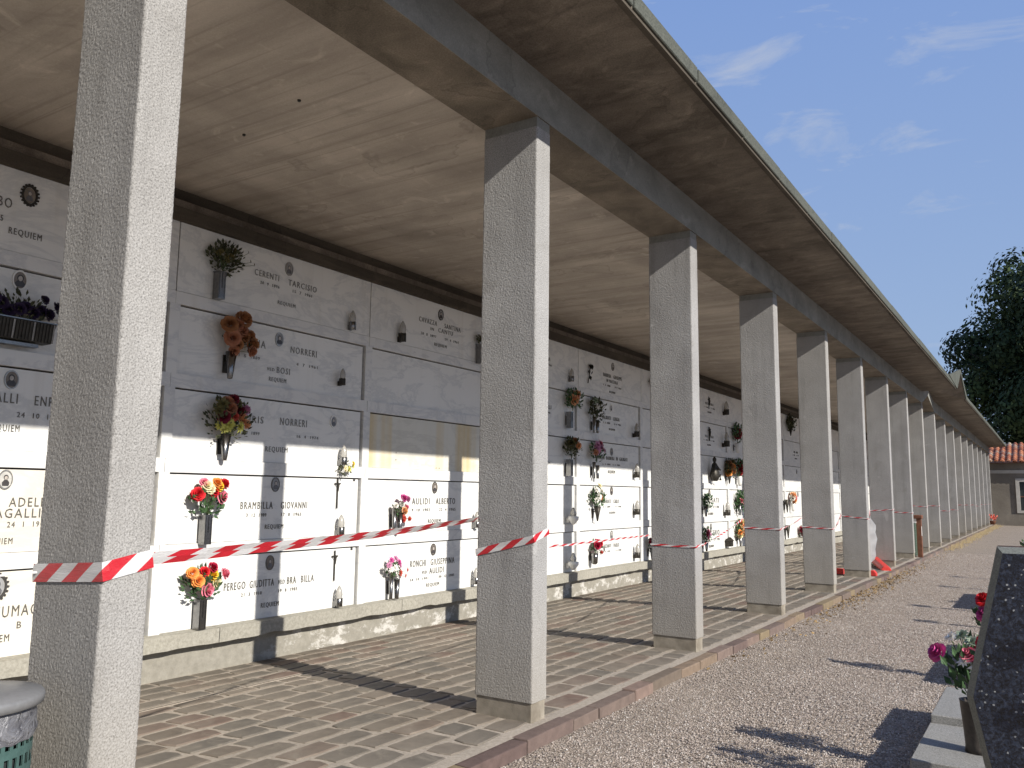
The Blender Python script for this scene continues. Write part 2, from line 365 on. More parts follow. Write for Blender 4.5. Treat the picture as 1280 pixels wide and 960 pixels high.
stones = [s_ for s_ in stones if s_[1] > -3.3+(-s_[0])*.15]
near = sorted(range(len(stones)), key=lambda i: vis(stones[i][0], stones[i][1]))[:298]
ns = set(near); far = MB(); tints = []
vr = []
for q_ in range(14):
    b = MB(); rr = random.Random(q_); stone_shape(b, 0, 0, 1, 1, -.012, 0.002, 0, rr)
    # unit template squeezed per stone
    vr.append((b, rr))
for i, (sx, sy, lx, ly) in enumerate(stones):
    sl_ = .0464 if sx < -.4355 else 0; z = floor_z(sx)
    if i in ns:
        b = MB(); stone_shape(b, 0, 0, lx, ly, -.02, .002, sl_, rnd)
        o = b.build('paving_stone', M_PAVE, floor, (sx, sy, z))
    else:
        n0 = len(far.f); stone_shape(far, sx, sy, lx, ly, z-.02-sl_*sx, z+.002-sl_*sx, sl_, rnd); t = rnd.random(); tints += [t]*(len(far.f)-n0)
me = far.mesh('paving_stone', M_PAVE); a = me.attributes.new('tint', 'FLOAT', 'FACE'); a.data.foreach_set('value', tints)
tag(put('paving_stones', me, floor), kind='stuff')
# kerb
kb = MB(); kb.box(.045, YA, -.3, .135, YB, -.02); kerb = tag(kb.build('kerb', M_MORT), kind='structure')
y = -3.4; rnd = random.Random(11)
while y < YB-.2:
    ln = rnd.uniform(.30, .62) if y < 30 else rnd.uniform(.6, 1.)
    b = MB(); b.box(.052, 0, -.26, .16+rnd.uniform(-.008, .008), ln-.010, .0+rnd.uniform(-.008, .003))
    me = bevel(b.mesh('kerb_stone', M_KERB), .008, 2)
    for v in me.vertices: v.co += Vector((rnd.uniform(-.003, .003), 0, rnd.uniform(-.002, .002)))
    put('kerb_stone', me, kerb, (0, y, 0)); y += ln

# pebbles scattered on the gravel
def pebble_cloud():
    em = MB(); em.quad((.17, -3.6, GZ+.006), (2.7, -3.6, GZ+.006), (2.7, 21, GZ+.006), (.17, 21, GZ+.006))
    o = em.build('loose_gravel', M_GRAV); tag(o, 'loose pinkish grey crushed stone covering the path beside the kerb', 'gravel', kind='stuff')
    pm = bpy.data.meshes.new('pebble'); bm = bmesh.new(); bmesh.ops.create_icosphere(bm, subdivisions=1, radius=1)
    r = random.Random(5)
    for v in bm.verts: v.co = Vector((v.co.x*1.2, v.co.y*.9, v.co.z*.62))*r.uniform(.8, 1.15)
    bm.to_mesh(pm); bm.free(); pm.materials.append(M_PEB)
    ng = bpy.data.node_groups.new('scatter', 'GeometryNodeTree')
    ng.interface.new_socket('Geometry', in_out='INPUT', socket_type='NodeSocketGeometry')
    ng.interface.new_socket('Geometry', in_out='OUTPUT', socket_type='NodeSocketGeometry')
    A = lambda t: ng.nodes.new(t)
    gi = A('NodeGroupInput'); go = A('NodeGroupOutput'); d = A('GeometryNodeDistributePointsOnFaces'); d.inputs['Density'].default_value = 3600
    ins = A('GeometryNodeInstanceOnPoints'); rv = A('FunctionNodeRandomValue'); rv.data_type = 'FLOAT_VECTOR'
    rv.inputs[0].default_value = (0, 0, 0); rv.inputs[1].default_value = (.7, .7, 6.28)
    rs = A('FunctionNodeRandomValue'); rs.data_type = 'FLOAT'; rs.inputs[2].default_value = .0021; rs.inputs[3].default_value = .0058
    mesh_n = A('GeometryNodeMeshIcoSphere')
    obn = A('GeometryNodeObjectInfo')
    src = bpy.data.objects.new('pebble_source', pm)   # template only, not linked
    obn.inputs['Object'].default_value = src
    lk = ng.links.new
    lk(gi.outputs[0], d.inputs[0]); lk(d.outputs['Points'], ins.inputs['Points']); lk(obn.outputs['Geometry'], ins.inputs['Instance'])
    ng.nodes.remove(mesh_n)
    lk(rv.outputs[0], ins.inputs['Rotation']); lk(rs.outputs[1], ins.inputs['Scale']); lk(ins.outputs[0], go.inputs[0])
    ps = A('GeometryNodeInputPosition'); sx_ = A('ShaderNodeSeparateXYZ'); mr = A('ShaderNodeMapRange'); mr.inputs[1].default_value = 4; mr.inputs[2].default_value = 21; mr.inputs[3].default_value = 6400; mr.inputs[4].default_value = 300
    lk(ps.outputs[0], sx_.inputs[0]); lk(sx_.outputs[1], mr.inputs[0]); lk(mr.outputs[0], d.inputs['Density'])
    md = o.modifiers.new('scatter', 'NODES'); md.node_group = ng
pebble_cloud()

# ================================================================== PILLARS
def shaft_mesh():
    """shaft with rounded arrises and a bush-hammered skin in real relief (7 mm grid)"""
    rj = random.Random(1); r, st = .013, .0066; P = []     # (x, y, nx, ny) round the section
    def side(x0, y0, x1, y1, nx, ny, step):
        n = max(2, int(math.hypot(x1-x0, y1-y0)/step))
        for i in range(n+1): P.append((x0+(x1-x0)*i/n, y0+(y1-y0)*i/n, nx, ny))
    def arc(cx, cy, a0):
        for i in range(1, 4): a = R(a0+90*i/4); P.append((cx+r*math.cos(a), cy+r*math.sin(a), math.cos(a), math.sin(a)))
    side(-PX+r, 0, -r, 0, 0, -1, st); arc(-r, r, -90); side(0, r, 0, PY-r, 1, 0, st); arc(-r, PY-r, 0)
    side(-r, PY, -PX+r, PY, 0, 1, .05); arc(-PX+r, PY-r, 90); side(-PX, PY-r, -PX, r, -1, 0, .05); arc(-PX+r, r, 180)
    n = len(P); z0, z1 = .115, 3.855; m = int((z1-z0)/st); vs = []
    for j in range(m+1):
        z = z0+(z1-z0)*j/m
        for (x_, y_, nx, ny) in P:
            q = Vector((x_*62, y_*62, z*62)); d = .0007*noise.noise(q*1.7)+rj.uniform(-.0008, .0008)+.0012*noise.noise(Vector((x_*5, y_*5, z*5)))
            c_ = Vector((x_*13, y_*13, z*13)); h_ = noise.noise(c_)
            if h_ > .70: d -= (h_-.70)*.02
            if j in (0, m): d = 0
            vs.append((x_+nx*d, y_+ny*d, z))
    fs = [(j*n+i, j*n+(i+1) % n, (j+1)*n+(i+1) % n, (j+1)*n+i) for j in range(m) for i in range(n)]
    fs.append(tuple(range(n))[::-1]); fs.append(tuple(m*n+i for i in range(n)))
    me = bpy.data.meshes.new('shaft'); me.from_pydata(vs, [], fs); me.materials.append(M_PIL); me.update(); return me
shaft_me = shaft_mesh()
b = MB(); b.box(-PX+.010, .008, -.02, -.010, PY-.008, .115); base_me = bevel(b.mesh('base', M_BASE), .004, 1)
b = MB(); b.box(-PX+.006, .006, 3.855, -.006, PY-.006, 3.926); cap_me = b.mesh('neck', M_BFACE)
ordn = ['', 'first', 'second', 'third', 'fourth', 'fifth', 'sixth', 'seventh', 'eighth', 'ninth', 'tenth', 'eleventh', 'twelfth', 'thirteenth', 'fourteenth', 'fifteenth', 'sixteenth', 'seventeenth', 'eighteenth', 'nineteenth']
extra = {1: 'nearest rough grey concrete pillar at the left of the view, beside the green bin', 2: 'second grey concrete pillar, broad dark face to the camera, tape slanting up across it',
         3: 'third grey concrete pillar, level tape across its dark face', 4: 'fourth grey concrete pillar from the left, standing by the pale kerb', 6: 'sixth grey concrete pillar, with white plastic sheeting showing behind it',
         8: 'eighth grey concrete pillar, just in front of the brown framed bin', 9: 'ninth grey concrete pillar, under the near foot of the roof fold', 10: 'tenth grey concrete pillar, under the far foot of the roof fold',
         19: 'last grey concrete pillar, close to the tiled building at the end'}
for k in range(1, 20):
    o = empty('pillar', (0, (k-2)*S, 0), extra.get(k, ordn[k]+' grey concrete pillar of the colonnade counted from the left'), 'pillar', 'pillars of the colonnade')
    put('shaft', shaft_me, o); put('base', base_me, o); put('neck', cap_me, o)

for k in range(-7, 1):  # unseen pillars added behind the camera to block skylight on the broad faces
    o = empty('pillar', (0, (k-2)*S, 0), 'grey concrete pillar added unseen to block skylight, %s one behind the viewpoint' % ordn[1-k], 'pillar', 'unseen pillars added behind the viewpoint')
    put('shaft', shaft_me, o); put('base', base_me, o); put('neck', cap_me, o)

# ================================================================== ROOF
roof = empty('portico_roof', (0, 10, 3.9), 'flat overhanging concrete roof carried by the pillars, with one raised fold', 'roof')
roof.location = (0, 0, 0)
RA, RB = -26.0, 49.2
F0, F1, F2 = 20.05, 21.42, 22.85
FXE = .83
def roofpart(name, boxes, mat):
    b = MB()
    for q_ in boxes: b.box(*q_)
    return b.build(name, mat, roof)
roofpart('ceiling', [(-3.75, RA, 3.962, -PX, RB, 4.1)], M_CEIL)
for (a_, c_) in ((RA, F0), (F2, RB)):
    b = MB()
    b.quad((-PX, a_, 3.926), (-PX, c_, 3.926), (0, c_, 3.926), (0, a_, 3.926))
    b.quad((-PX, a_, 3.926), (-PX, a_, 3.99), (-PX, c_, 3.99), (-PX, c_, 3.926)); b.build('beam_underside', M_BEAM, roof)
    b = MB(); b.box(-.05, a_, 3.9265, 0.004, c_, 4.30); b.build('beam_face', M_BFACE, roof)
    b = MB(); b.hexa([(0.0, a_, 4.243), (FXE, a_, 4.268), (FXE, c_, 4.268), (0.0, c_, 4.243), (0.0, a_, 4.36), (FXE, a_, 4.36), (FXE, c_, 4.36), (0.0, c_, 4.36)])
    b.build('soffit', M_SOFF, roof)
    b = MB(); b.box(FXE-.035, a_, 4.25, FXE+.004, c_, 4.268); b.build('drip_edge', M_CORN, roof)
    n = int((c_-a_)/1.05)
    for i in range(n):
        y0 = a_+(c_-a_)*i/n; y1 = a_+(c_-a_)*(i+1)/n
        b = MB(); b.box(FXE-.05, y0+.010, 4.275, FXE+.02+random.uniform(-.003, .003), y1-.010, 4.385+random.uniform(-.004, .004)); put('coping_stone', bevel(b.mesh('coping_stone', M_GRAN), .006, 1), roof)
STUBS = ((-1.267, -.951), (-2.017, -.785), (-2.3, 3.2))
b = MB()
for (xx, yy) in STUBS: b.lathe([(.009, -.012), (.012, -.008), (.012, 0)], 10, (xx, yy, 3.962))
b.build('conduit_stub', M_DARK0, roof)
# the fold
b = MB()
for (p, z0) in (((-PX), 0), (0, 0)): pass
lo, pk = 3.926, 4.27
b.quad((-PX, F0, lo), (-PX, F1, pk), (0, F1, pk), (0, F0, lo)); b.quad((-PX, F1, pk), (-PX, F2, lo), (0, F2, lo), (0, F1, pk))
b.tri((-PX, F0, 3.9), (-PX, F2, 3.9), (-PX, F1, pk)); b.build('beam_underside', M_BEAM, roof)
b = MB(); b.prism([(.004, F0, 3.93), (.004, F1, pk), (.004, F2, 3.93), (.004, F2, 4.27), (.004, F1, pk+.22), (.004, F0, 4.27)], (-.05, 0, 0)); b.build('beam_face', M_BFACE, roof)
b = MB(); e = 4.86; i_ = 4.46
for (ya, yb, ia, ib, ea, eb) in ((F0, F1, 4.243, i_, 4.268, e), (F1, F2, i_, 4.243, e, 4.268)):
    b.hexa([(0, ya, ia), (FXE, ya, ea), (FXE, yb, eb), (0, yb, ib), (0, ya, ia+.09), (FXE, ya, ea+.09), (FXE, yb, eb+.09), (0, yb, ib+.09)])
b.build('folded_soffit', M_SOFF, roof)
b = MB()
b.prism([(FXE-.02, 18.05, 4.386), (FXE-.02, F0, 4.27), (FXE-.02, F1, e), (FXE-.02, F1, e+.10)], (.05, 0, 0))
b.prism([(FXE-.02, F1, e), (FXE-.02, F2, 4.27), (FXE-.02, F2+.25, 4.386), (FXE-.02, F1, e+.10)], (.05, 0, 0)); b.build('fold_fascia', M_GRAN, roof)
b = MB(); b.box(-3.75, RA, 4.11, -.06, F0, 4.37); b.box(-3.75, F2, 4.11, -.06, RB, 4.37); b.box(-3.75, F0, 4.11, -PX, F2, 4.37); b.build('roof_deck', M_GRAN, roof)

# ================================================================== NICHE WALL
wall = empty('niche_wall', (W, 0, 0), 'long white marble wall of burial niches behind the pillars', 'wall'); wall.location = (0, 0, 0)
rowz = [(.233, .8297), (.9432, 1.5343), (1.6509, 2.2438), (2.36, 2.9515), (3.0593, 3.66)]   # bottom to top
J0, JP = 2.05, 2.385
joints = [J0+JP*k for k in range(-3, 20)]
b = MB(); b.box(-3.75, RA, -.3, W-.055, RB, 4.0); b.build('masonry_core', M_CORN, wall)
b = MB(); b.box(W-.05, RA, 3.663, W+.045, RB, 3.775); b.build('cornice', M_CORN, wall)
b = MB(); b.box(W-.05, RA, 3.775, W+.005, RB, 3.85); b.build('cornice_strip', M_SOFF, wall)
for k in range(len(joints)-1):
    ya, yb = joints[k], joints[k+1]
    for i in range(4):
        b = MB(); b.box(W-.05, ya+.002, rowz[i][1], W+random.uniform(-.0015, .0015), yb-.002, rowz[i+1][0]); b.build('rail', M_MFRAME, wall)
    b0 = MB()
for y in joints:
    for i in range(4):
        b = MB(); b.box(W-.05, y-.05, rowz[i][0], W+.0008+random.uniform(-.001, .001), y+.05, rowz[i][1]-.0005); b.build('stile', M_MFRAME, wall)
# sill and plinth with chipped lower arris
y = RA; rr = random.Random(4)
while y < RB:
    ln = min(JP, RB-y); b = MB(); n = 24
    prof = []
    for i in range(n+1):
        yy = y+.003+(ln-.006)*i/n; chip = max(0, noise.noise(Vector((yy*3.1, 0, 7))))*.03+max(0, noise.noise(Vector((yy*11, 5, 0))))*.012
        prof.append((yy, .108+chip))
    for i in range(n):
        (ya, ca), (yb, cb) = prof[i], prof[i+1]
        b.quad((W+.085, ya, ca), (W+.085, yb, cb), (W+.087, yb, .229), (W+.087, ya, .229))
        b.quad((W-.05, ya, .108), (W-.05, yb, .108), (W+.085, yb, cb), (W+.085, ya, ca))
        b.quad((W+.087, ya, .229), (W+.087, yb, .229), (W-.05, yb, .236), (W-.05, ya, .236))
    b.build('sill_stone', M_SILL, wall); y += ln
b = MB(); n = 240
def plx(yy, z): return W-.025+.006*noise.noise(Vector((yy*2, z*3, 0)))
zs = [-.2, -.10, -.03, .04, .11]
for i in range(n):
    ya = RA+(RB-RA)*i/n; yb = RA+(RB-RA)*(i+1)/n
    for j in range(4): b.quad((plx(ya, zs[j]), ya, zs[j]), (plx(yb, zs[j]), yb, zs[j]), (plx(yb, zs[j+1]), yb, zs[j+1]), (plx(ya, zs[j+1]), ya, zs[j+1]), sm=True)
b.build('plinth', M_PLIN, wall)

# ---------------- text helper
TXT = Matrix(((0, 0, 1), (1, 0, 0), (0, 1, 0)))       # local x->+Y, y->+Z, z->+X
def text_mesh(items, mat, x0):
    """items: (string, y_left, y_right, z_base, height) -> one mesh of raised letters on a face at x0"""
    vs, fs = [], []
    for (s_, ya, yb, zb, h) in items:
        cu = bpy.data.curves.new('t', 'FONT'); cu.body = s_; cu.size = 1; cu.extrude = .02; cu.resolution_u = 2; cu.space_character = 1.25; cu.offset = -.003
        ob = bpy.data.objects.new('t', cu); dg = bpy.context.evaluated_depsgraph_get()
        me = bpy.data.meshes.new_from_object(ob)
        xs = [v.co.x for v in me.vertices]; ys = [v.co.y for v in me.vertices]
        if not xs: continue
        sx = (yb-ya)/(max(xs)-min(xs)); sy = h*1.18/.70; k = len(vs)
        for v in me.vertices: vs.append((x0+.002+(v.co.z+.02)*.10, ya+(v.co.x-min(xs))*sx, zb+v.co.y*sy))
        for p in me.polygons: fs.append(tuple(k+q for q in p.vertices))
        bpy.data.objects.remove(ob); bpy.data.curves.remove(cu); bpy.data.meshes.remove(me)
    me = bpy.data.meshes.new('inscription'); me.from_pydata(vs, [], fs); me.materials.append(mat); me.update(); return me

# ---------------- things fixed to the slabs
def oval(b, r0, r1, x0, x1, cy, cz, n=20, mi=0, sy=.72):
    k = len(b.v)
    for (r, xx) in ((r0, x0), (r0, x1), (r1, x1), (r1, x0)):
        for i in range(n):
            a = 2*math.pi*i/n; b.v.append((xx, cy+r*sy*math.cos(a), cz+r*math.sin(a)))
    for j in range(4):
        j2 = (j+1) % 4
        for i in range(n):
            i2 = (i+1) % n; b.f.append((k+j*n+i, k+j*n+i2, k+j2*n+i2, k+j2*n+i)); b.mi.append(mi); b.sm.append(False)
def disc(b, r, xx, cy, cz, n=20, mi=0, sy=.72):
    k = len(b.v)
    for i in range(n):
        a = 2*math.pi*i/n; b.v.append((xx, cy+r*sy*math.cos(a), cz+r*math.sin(a)))
    b.f.append(tuple(range(k, k+n))); b.mi.append(mi); b.sm.append(False)
MR = random.Random(77)
M_PG = [M_PORTL, simple('portrait_pale_ground', (.50, .49, .46), .2, 0, .15, 25), simple('portrait_brown_ground', (.20, .17, .14), .2, 0, .2, 25)]
M_PF = [M_PORT, simple('portrait_grey_coat', (.13, .13, .14), .25, 0, .2, 40)]
M_FACE = simple('portrait_face_print', (.42, .38, .34), .22, 0, .15, 60)
M_RINGS = [M_RING, simple('pale_metal_ring', (.38, .37, .35), .3, .7, .2, 30), M_METD]
def medallion(parent, y, z, xf, kind='plain', r=.062):
    m = MB(); x_ = xf
    if kind == 'wreath':
        oval(m, r*1.02, r*1.28, x_, x_+.012, y, z, 24)
        for i in range(18):
            a = 2*math.pi*i/18; cy, cz = y+r*1.3*.8*math.cos(a), z+r*1.3*math.sin(a); m.box(x_, cy-.006, cz-.006, x_+.012, cy+.006, cz+.006)
    elif kind == 'white': oval(m, r*.92, r*1.12, x_, x_+.012, y, z, 24)
    else: oval(m, r*.94, r*1.1, x_, x_+.010, y, z, 20)
    mo = m.build('medallion', M_WPLA if kind == 'white' else MR.choice(M_RINGS), parent); j1, j2 = MR.uniform(-.06, .06), MR.uniform(.85, 1.2)
    d = MB(); disc(d, r*.96, x_+.006, y, z, 20, 0)
    # small bust: head and shoulders in relief
    disc(d, r*.34*j2, x_+.0079, y+r*j1, z+r*.24, 12, 1, .9); disc(d, r*.25*j2, x_+.0088, y+r*j1, z+r*.18, 10, 2, .82)
    k = len(d.v); pts = [(-.5, -.72), (.5, -.72), (.58, -.35), (.28, -.05), (-.28, -.05), (-.58, -.35)]
    for (a, c_) in pts: d.v.append((x_+.0082, y+(a*j2+j1)*r*.8, z+c_*r))
    d.f.append(tuple(range(k, k+6))); d.mi.append(1); d.sm.append(False)
    d.build('portrait', [MR.choice(M_PG), MR.choice(M_PF), M_FACE], mo)
slabs = {}
rown = ['bottom', 'second lowest', 'middle', 'second highest', 'top']
where = {-3: 'at the far left edge, behind the nearest pillar', -2: 'left of the nearest pillar', -1: 'in the first column right of the nearest pillar', 0: 'in the column just left of the second pillar',
         1: 'in the column half hidden behind the second pillar', 2: 'between the second and third pillars', 3: 'in the column behind the third pillar', 4: 'in the column of the praying figure',
         5: 'in the column just left of the fourth pillar'}
def colname(k):
    return where.get(k, 'in the %s wall column beyond the fourth pillar' % ordn[k-5] if k > 5 else 'in the column')
def slab(k, row, mat=M_MARB, desc='white marble niche slab'):
    ya, yb = J0+JP*(k-1), J0+JP*k
    # k=0 column B lies between joints 2.05 and 4.435 ; use k+1
    ya += JP; yb += JP
    z0, z1 = rowz[row]
    b = MB()
    if row == 4: b.box(W-.045, ya+.006, z0+.003, W-.003, yb-.006, z1+.002); xf = W-.003
    else:
        b.box(W-.055, ya+.056, z0+.003, W-.026, yb-.074, z1-.013); xf = W-.026
    o = b.build('niche_slab', mat); tag(o, '%s, %s row, %s' % (desc, rown[row], colname(k)), 'niche slab', 'marble slabs closing the niches')
    slabs[(k, row)] = (o, xf); return o, xf
def insc(k, row, items, mat=M_LETT):
    o, xf = slabs[(k, row)]
    for it in items: put('inscription', text_mesh([it], mat, xf), o)['kind'] = 'stuff'

BL = 'blank white marble niche slab'
for k in range(-4+1, 19):
    for row in range(5):
        if k == 0 and row == 3: slab(k, row, desc='bare unwritten marble slab')
        elif k == 0 and row == 2: slab(k, row, M_MSTAIN, 'yellow stained blank slab')
        elif k == -2 and row == 1: slab(k, row, M_MWARM, 'cream marble slab with a portrait oval')
        elif k == -2 and row == 0: slab(k, row, M_MWARM, 'cream slab with toothed round portrait and serif letters')
        elif k == -2 and row == 4: slab(k, row, desc='marble slab with dark toothed portrait frame')
        elif (k > 4 and (k, row) != (7, 3)) or k == -3 or (k, row) == (4, 2): slab(k, row, desc='plain white marble slab')
        elif k == 2 and row in (0, 1): slab(k, row, desc='faintly lettered slab with dark lamp')
        else: slab(k, row, desc='lettered white marble slab' if k not in (1, 9) else 'white marble slab')
MZ = [.73, 1.45, 2.10, 2.83, 3.535]
def med(k, row, y=None, kind='plain', r=.062, z=None):
    o, xf = slabs[(k, row)]; medallion(o, y if y is not None else J0+JP*k+1.21, z if z else MZ[row], xf, kind, r)
def std(k, row, l1, l2, d1='', d2='', mid=None, mat=M_LETT, y0=None, h=.052, ym=None, h2=.024, req=True):
    """usual inscription: two words, dates, REQUIEM"""
    c = (J0+JP*k+1.21) if y0 is None else y0; z = MZ[row]-.175
    it = []
    w1 = .040*len(l1); w2 = .040*len(l2)
    it.append((l1, c-.05-w1, c-.05, z-.026, h)); it.append((l2, c+.05, c+.05+w2, z-.026, h))
    dz = z-.026
    if mid: dz -= .082; it.append((mid, c-.021*len(mid), c+.021*len(mid), dz, h*.85))
    if d1: it.append((d1, c-.33, c-.08, dz-.072, h2)); it.append((d2, c+.10, c+.34, dz-.072, h2))
    if req: it.append(('REQUIEM', c-.11, c+.11, dz-.072-.10, .028))
    insc(k, row, it, mat)
A = -1
med(A, 4, .88); insc(A, 4, [('CERENTI', .47, .76, 3.385, .05), ('TARCISIO', .88, 1.25, 3.375, .05), ('20  9  1896', .54, .77, 3.315, .024), ('15  7  1961', .94, 1.19, 3.315, .024), ('REQUIEM', .76, .98, 3.165, .03)], M_LETL)
med(A, 3, .82); insc(A, 3, [('LUIGIA', .36, .66, 2.715, .062), ('NORRERI', .97, 1.31, 2.725, .055), ('1  5  1889', .36, .60, 2.60, .024), ('4  7  1961', 1.05, 1.33, 2.61, .024), ('VED', .69, .78, 2.515, .026), ('BOSI', .81, .97, 2.505, .052), ('REQUIEM', .72, .93, 2.42, .034)], M_LETL)
med(A, 2, 1.58, 'white', .058); insc(A, 2, [('IRIS', .52, .68, 2.01, .056), ('NORRERI', .88, 1.22, 2.015, .06), ('8  10  1899', .40, .64, 1.90, .024), ('16  4  1974', 1.10, 1.38, 1.905, .024), ('REQUIEM', .72, .99, 1.755, .042)], M_LETL)
med(A, 1, .86); insc(A, 1, [('BRAMBILLA', .47, .84, 1.225, .056), ('GIOVANNI', .94, 1.27, 1.225, .056), ('3  12  1909', .54, .77, 1.155, .026), ('17  8  1965', .95, 1.20, 1.155, .026), ('REQUIEM', .76, .98, 1.04, .036)])
med(A, 0, .84); insc(A, 0, [('PEREGO', .34, .57, .518, .056), ('GIUDITTA', .62, .90, .518, .056), ('VED', .95, 1.03, .525, .034), ('BRA', 1.06, 1.17, .518, .056), ('BILLA', 1.235, 1.40, .518, .056), ('21  3  1910', .53, .76, .45, .026), ('19  8  1985', .96, 1.19, .45, .026), ('REQUIEM', .76, .97, .33, .036)])
med(0, 4, 3.29); insc(0, 4, [('CAVAZZA', 2.88, 3.22, 3.385, .05), ('SANTINA', 3.37, 3.70, 3.385, .05), ('IN', 3.10, 3.16, 3.315, .03), ('CANTU', 3.25, 3.54, 3.315, .045), ('20  8  1897', 2.92, 3.21, 3.235, .026), ('29  4  1961', 3.38, 3.66, 3.235, .026), ('REQUIEM', 3.18, 3.42, 3.14, .032)], M_LETL)
med(0, 1, 3.28); insc(0, 1, [('AULIDI', 2.87, 3.19, 1.255, .062), ('ALBERTO', 3.31, 3.69, 1.255, .062), ('9  10  1902', 2.87, 3.20, 1.175, .028), ('22  4  1965', 3.38, 3.70, 1.175, .028), ('REQUIEM', 3.17, 3.41, 1.04, .036)])
med(0, 0, 3.28); insc(0, 0, [('RONCHI', 2.87, 3.15, .55, .062), ('GIUSEPPINA', 3.24, 3.70, .55, .062), ('VED', 3.08, 3.17, .462, .030), ('AULIDI', 3.22, 3.49, .455, .058), ('14  10  1901', 2.88, 3.20, .395, .024), ('30  12  1985', 3.40, 3.70, .395, .024), ('REQUIEM', 3.17, 3.41, .31, .034)])
o, xf = slabs[(0, 2)]; b = MB()
for (yy, zz) in ((2.57, 1.83), (2.57, 1.75), (3.30, 1.68), (3.36, 1.68)): disc(b, .008, xf+.003, yy, zz, 8, 0, 1)
b.build('screw_hole', M_LETT, o)
# column left of the nearest pillar
Z = -2
med(Z, 4, -1.58, 'wreath', .06, 3.50); insc(Z, 4, [('COLOMBO', -2.08, -1.695, 3.365, .062), ('18  3  1935', -2.0, -1.745, 3.26, .036), ('REQUIEM', -1.70, -1.47, 3.185, .04)], M_LETT)
med(Z, 3, -1.585, 'white', .066, 2.87)
med(Z, 2, -1.58, 'plain', .062, 2.15); insc(Z, 2, [('BIAGALLI', -1.86, -1.525, 1.985, .06), ('ENRICO', -1.405, -1.13, 1.985, .06), ('24  10  1898', -1.52, -1.20, 1.89, .032), ('REQUIEM', -1.71, -1.495, 1.785, .042)])
med(Z, 1, -1.56, 'plain', .062, 1.45); insc(Z, 1, [('ADELE', -1.52, -1.27, 1.262, .055), ('BIAGALLI', -1.69, -1.30, 1.185, .055), ('24  1  1902', -1.52, -1.24, 1.12, .032), ('REQUIEM', -1.68, -1.475, 1.005, .036)])
med(Z, 0, -1.55, 'wreath', .07, .715); insc(Z, 0, [('FUMAGALLI', -1.545, -1.08, .505, .065), ('A', -1.545, -1.52, .42, .04), ('B', -1.395, -1.365, .42, .04), ('REQUIEM', -1.68, -1.44, .34, .042)])
# columns beyond
std(1, 4, 'PIROLA', 'ELVIRA', '2  4  1889', '6  1  1961'); std(1, 3, 'ANGELO', 'RADAELLI', '7  8  1901', '9  2  1970'); std(1, 2, 'MARIA', 'VILLA', '5  5  1900', '3  3  1971')
D = 2
med(D, 4, 8.04); std(D, 4, 'BARBERA', 'GIUSEPPE', '1  3  1888', '8  9  1961', 'IN MAZZOLA', y0=8.02)
med(D, 3, 8.01, 'white', .055); std(D, 3, 'GALBIATI', 'LUIGIA', '2  2  1890', '8  4  1966', y0=8.05)
med(D, 2, 8.03); insc(D, 2, [('MAURI  BARBERA  IN  GALBIATI', 7.55, 8.65, 1.96, .05), ('6  3  1901', 7.70, 7.98, 1.87, .024), ('5  6  1969', 8.08, 8.35, 1.87, .024), ('REQUIEM', 7.90, 8.16, 1.74, .042)])
med(D, 1, 8.02); std(D, 1, 'GALBIATI', 'CARLO', '4  1  1899', '7  7  1968', mat=M_LETL, y0=8.05)
med(D, 0, 8.02); std(D, 0, 'GARZANTI', 'PAOLO', '4  9  1902', '1  4  1985', mat=M_LETL, y0=8.05, req=False)
for r_ in range(5):
    med(3, r_, r=.058); std(3, r_, ['SALA', 'RIVA', 'COLNAGHI', 'MERONI', 'BRIVIO'][r_], ['ANNA', 'PIETRO', 'ROSA', 'LUIGI', 'TERESA'][r_], '3  3  1899', '8  9  1967')
for r_, k_ in ((0, 4), (1, 4)):
    med(k_, r_, [12.82, 12.76][r_]); insc(k_, r_, [(['FRIGERIO', 'CASATI'][r_], 12.55, 13.35, [.55, 1.24][r_], .09), ('3  5  1901', 12.45, 12.75, [.43, 1.12][r_], .045), ('8  9  1978', 13.0, 13.35, [.43, 1.12][r_], .045), ('REQUIEM', 12.68, 12.98, [.30, .98][r_], .045)])
std(4, 3, 'VILLA', 'EMILIO', '1  1  1890', '3  3  1964', y0=12.8, mat=M_LETL, h=.045); std(4, 4, 'MOTTA', 'CARLA', '1  1  1890', '3  3  1964', y0=12.8, mat=M_LETL, h=.045)
std(7, 3, 'RIVA', 'MARIO', '1  1  1890', '3  3  1964', y0=20.1); med(7, 2, 20.15); med(7, 1, 20.2)

# ---------------- vases, lamps, flowers
def vase_mesh(kind):
    b = MB(); mats = [M_MET]
    if kind == 'cone': b.lathe([(.018, 0), (.022, .01), (.046, .21), (.043, .21), (.03, .1)], 16, (.075, 0, 0), flute=.12, caps=True)
    elif kind == 'box':
        b.box(.02, -.036, 0, .10, .036, .245); b.box(.100, -.030, .012, .104, -.024, .235); b.box(.100, .024, .012, .104, .030, .235); b.box(.100, -.002, .1, .106, .002, .235); b.box(.015, -.042, .24, .105, .042, .249)
    elif kind == 'twin':
        b.lathe([(.018, 0), (.02, .005), (.030, .26), (.026, .26)], 12, (.06, -.03, 0), flute=.1); b.lathe([(.022, 0), (.024, .005), (.034, .21), (.030, .21)], 12, (.09, .035, 0), flute=.1)
    elif kind == 'flare': b.lathe([(.012, 0), (.016, .02), (.03, .10), (.062, .23), (.055, .23)], 14, (.085, 0, 0), flute=.1); mats = [M_METD]
    elif kind == 'cup': b.lathe([(.028, 0), (.05, .02), (.055, .10), (.06, .17), (.052, .17)], 14, (.08, 0, 0), flute=.06); mats = [M_MET]
    elif kind == 'white': b.lathe([(.03, 0), (.05, .05), (.06, .17), (.055, .22), (.045, .22)], 14, (.085, 0, 0)); mats = [M_WPLA]
    return b.mesh('cup', mats)
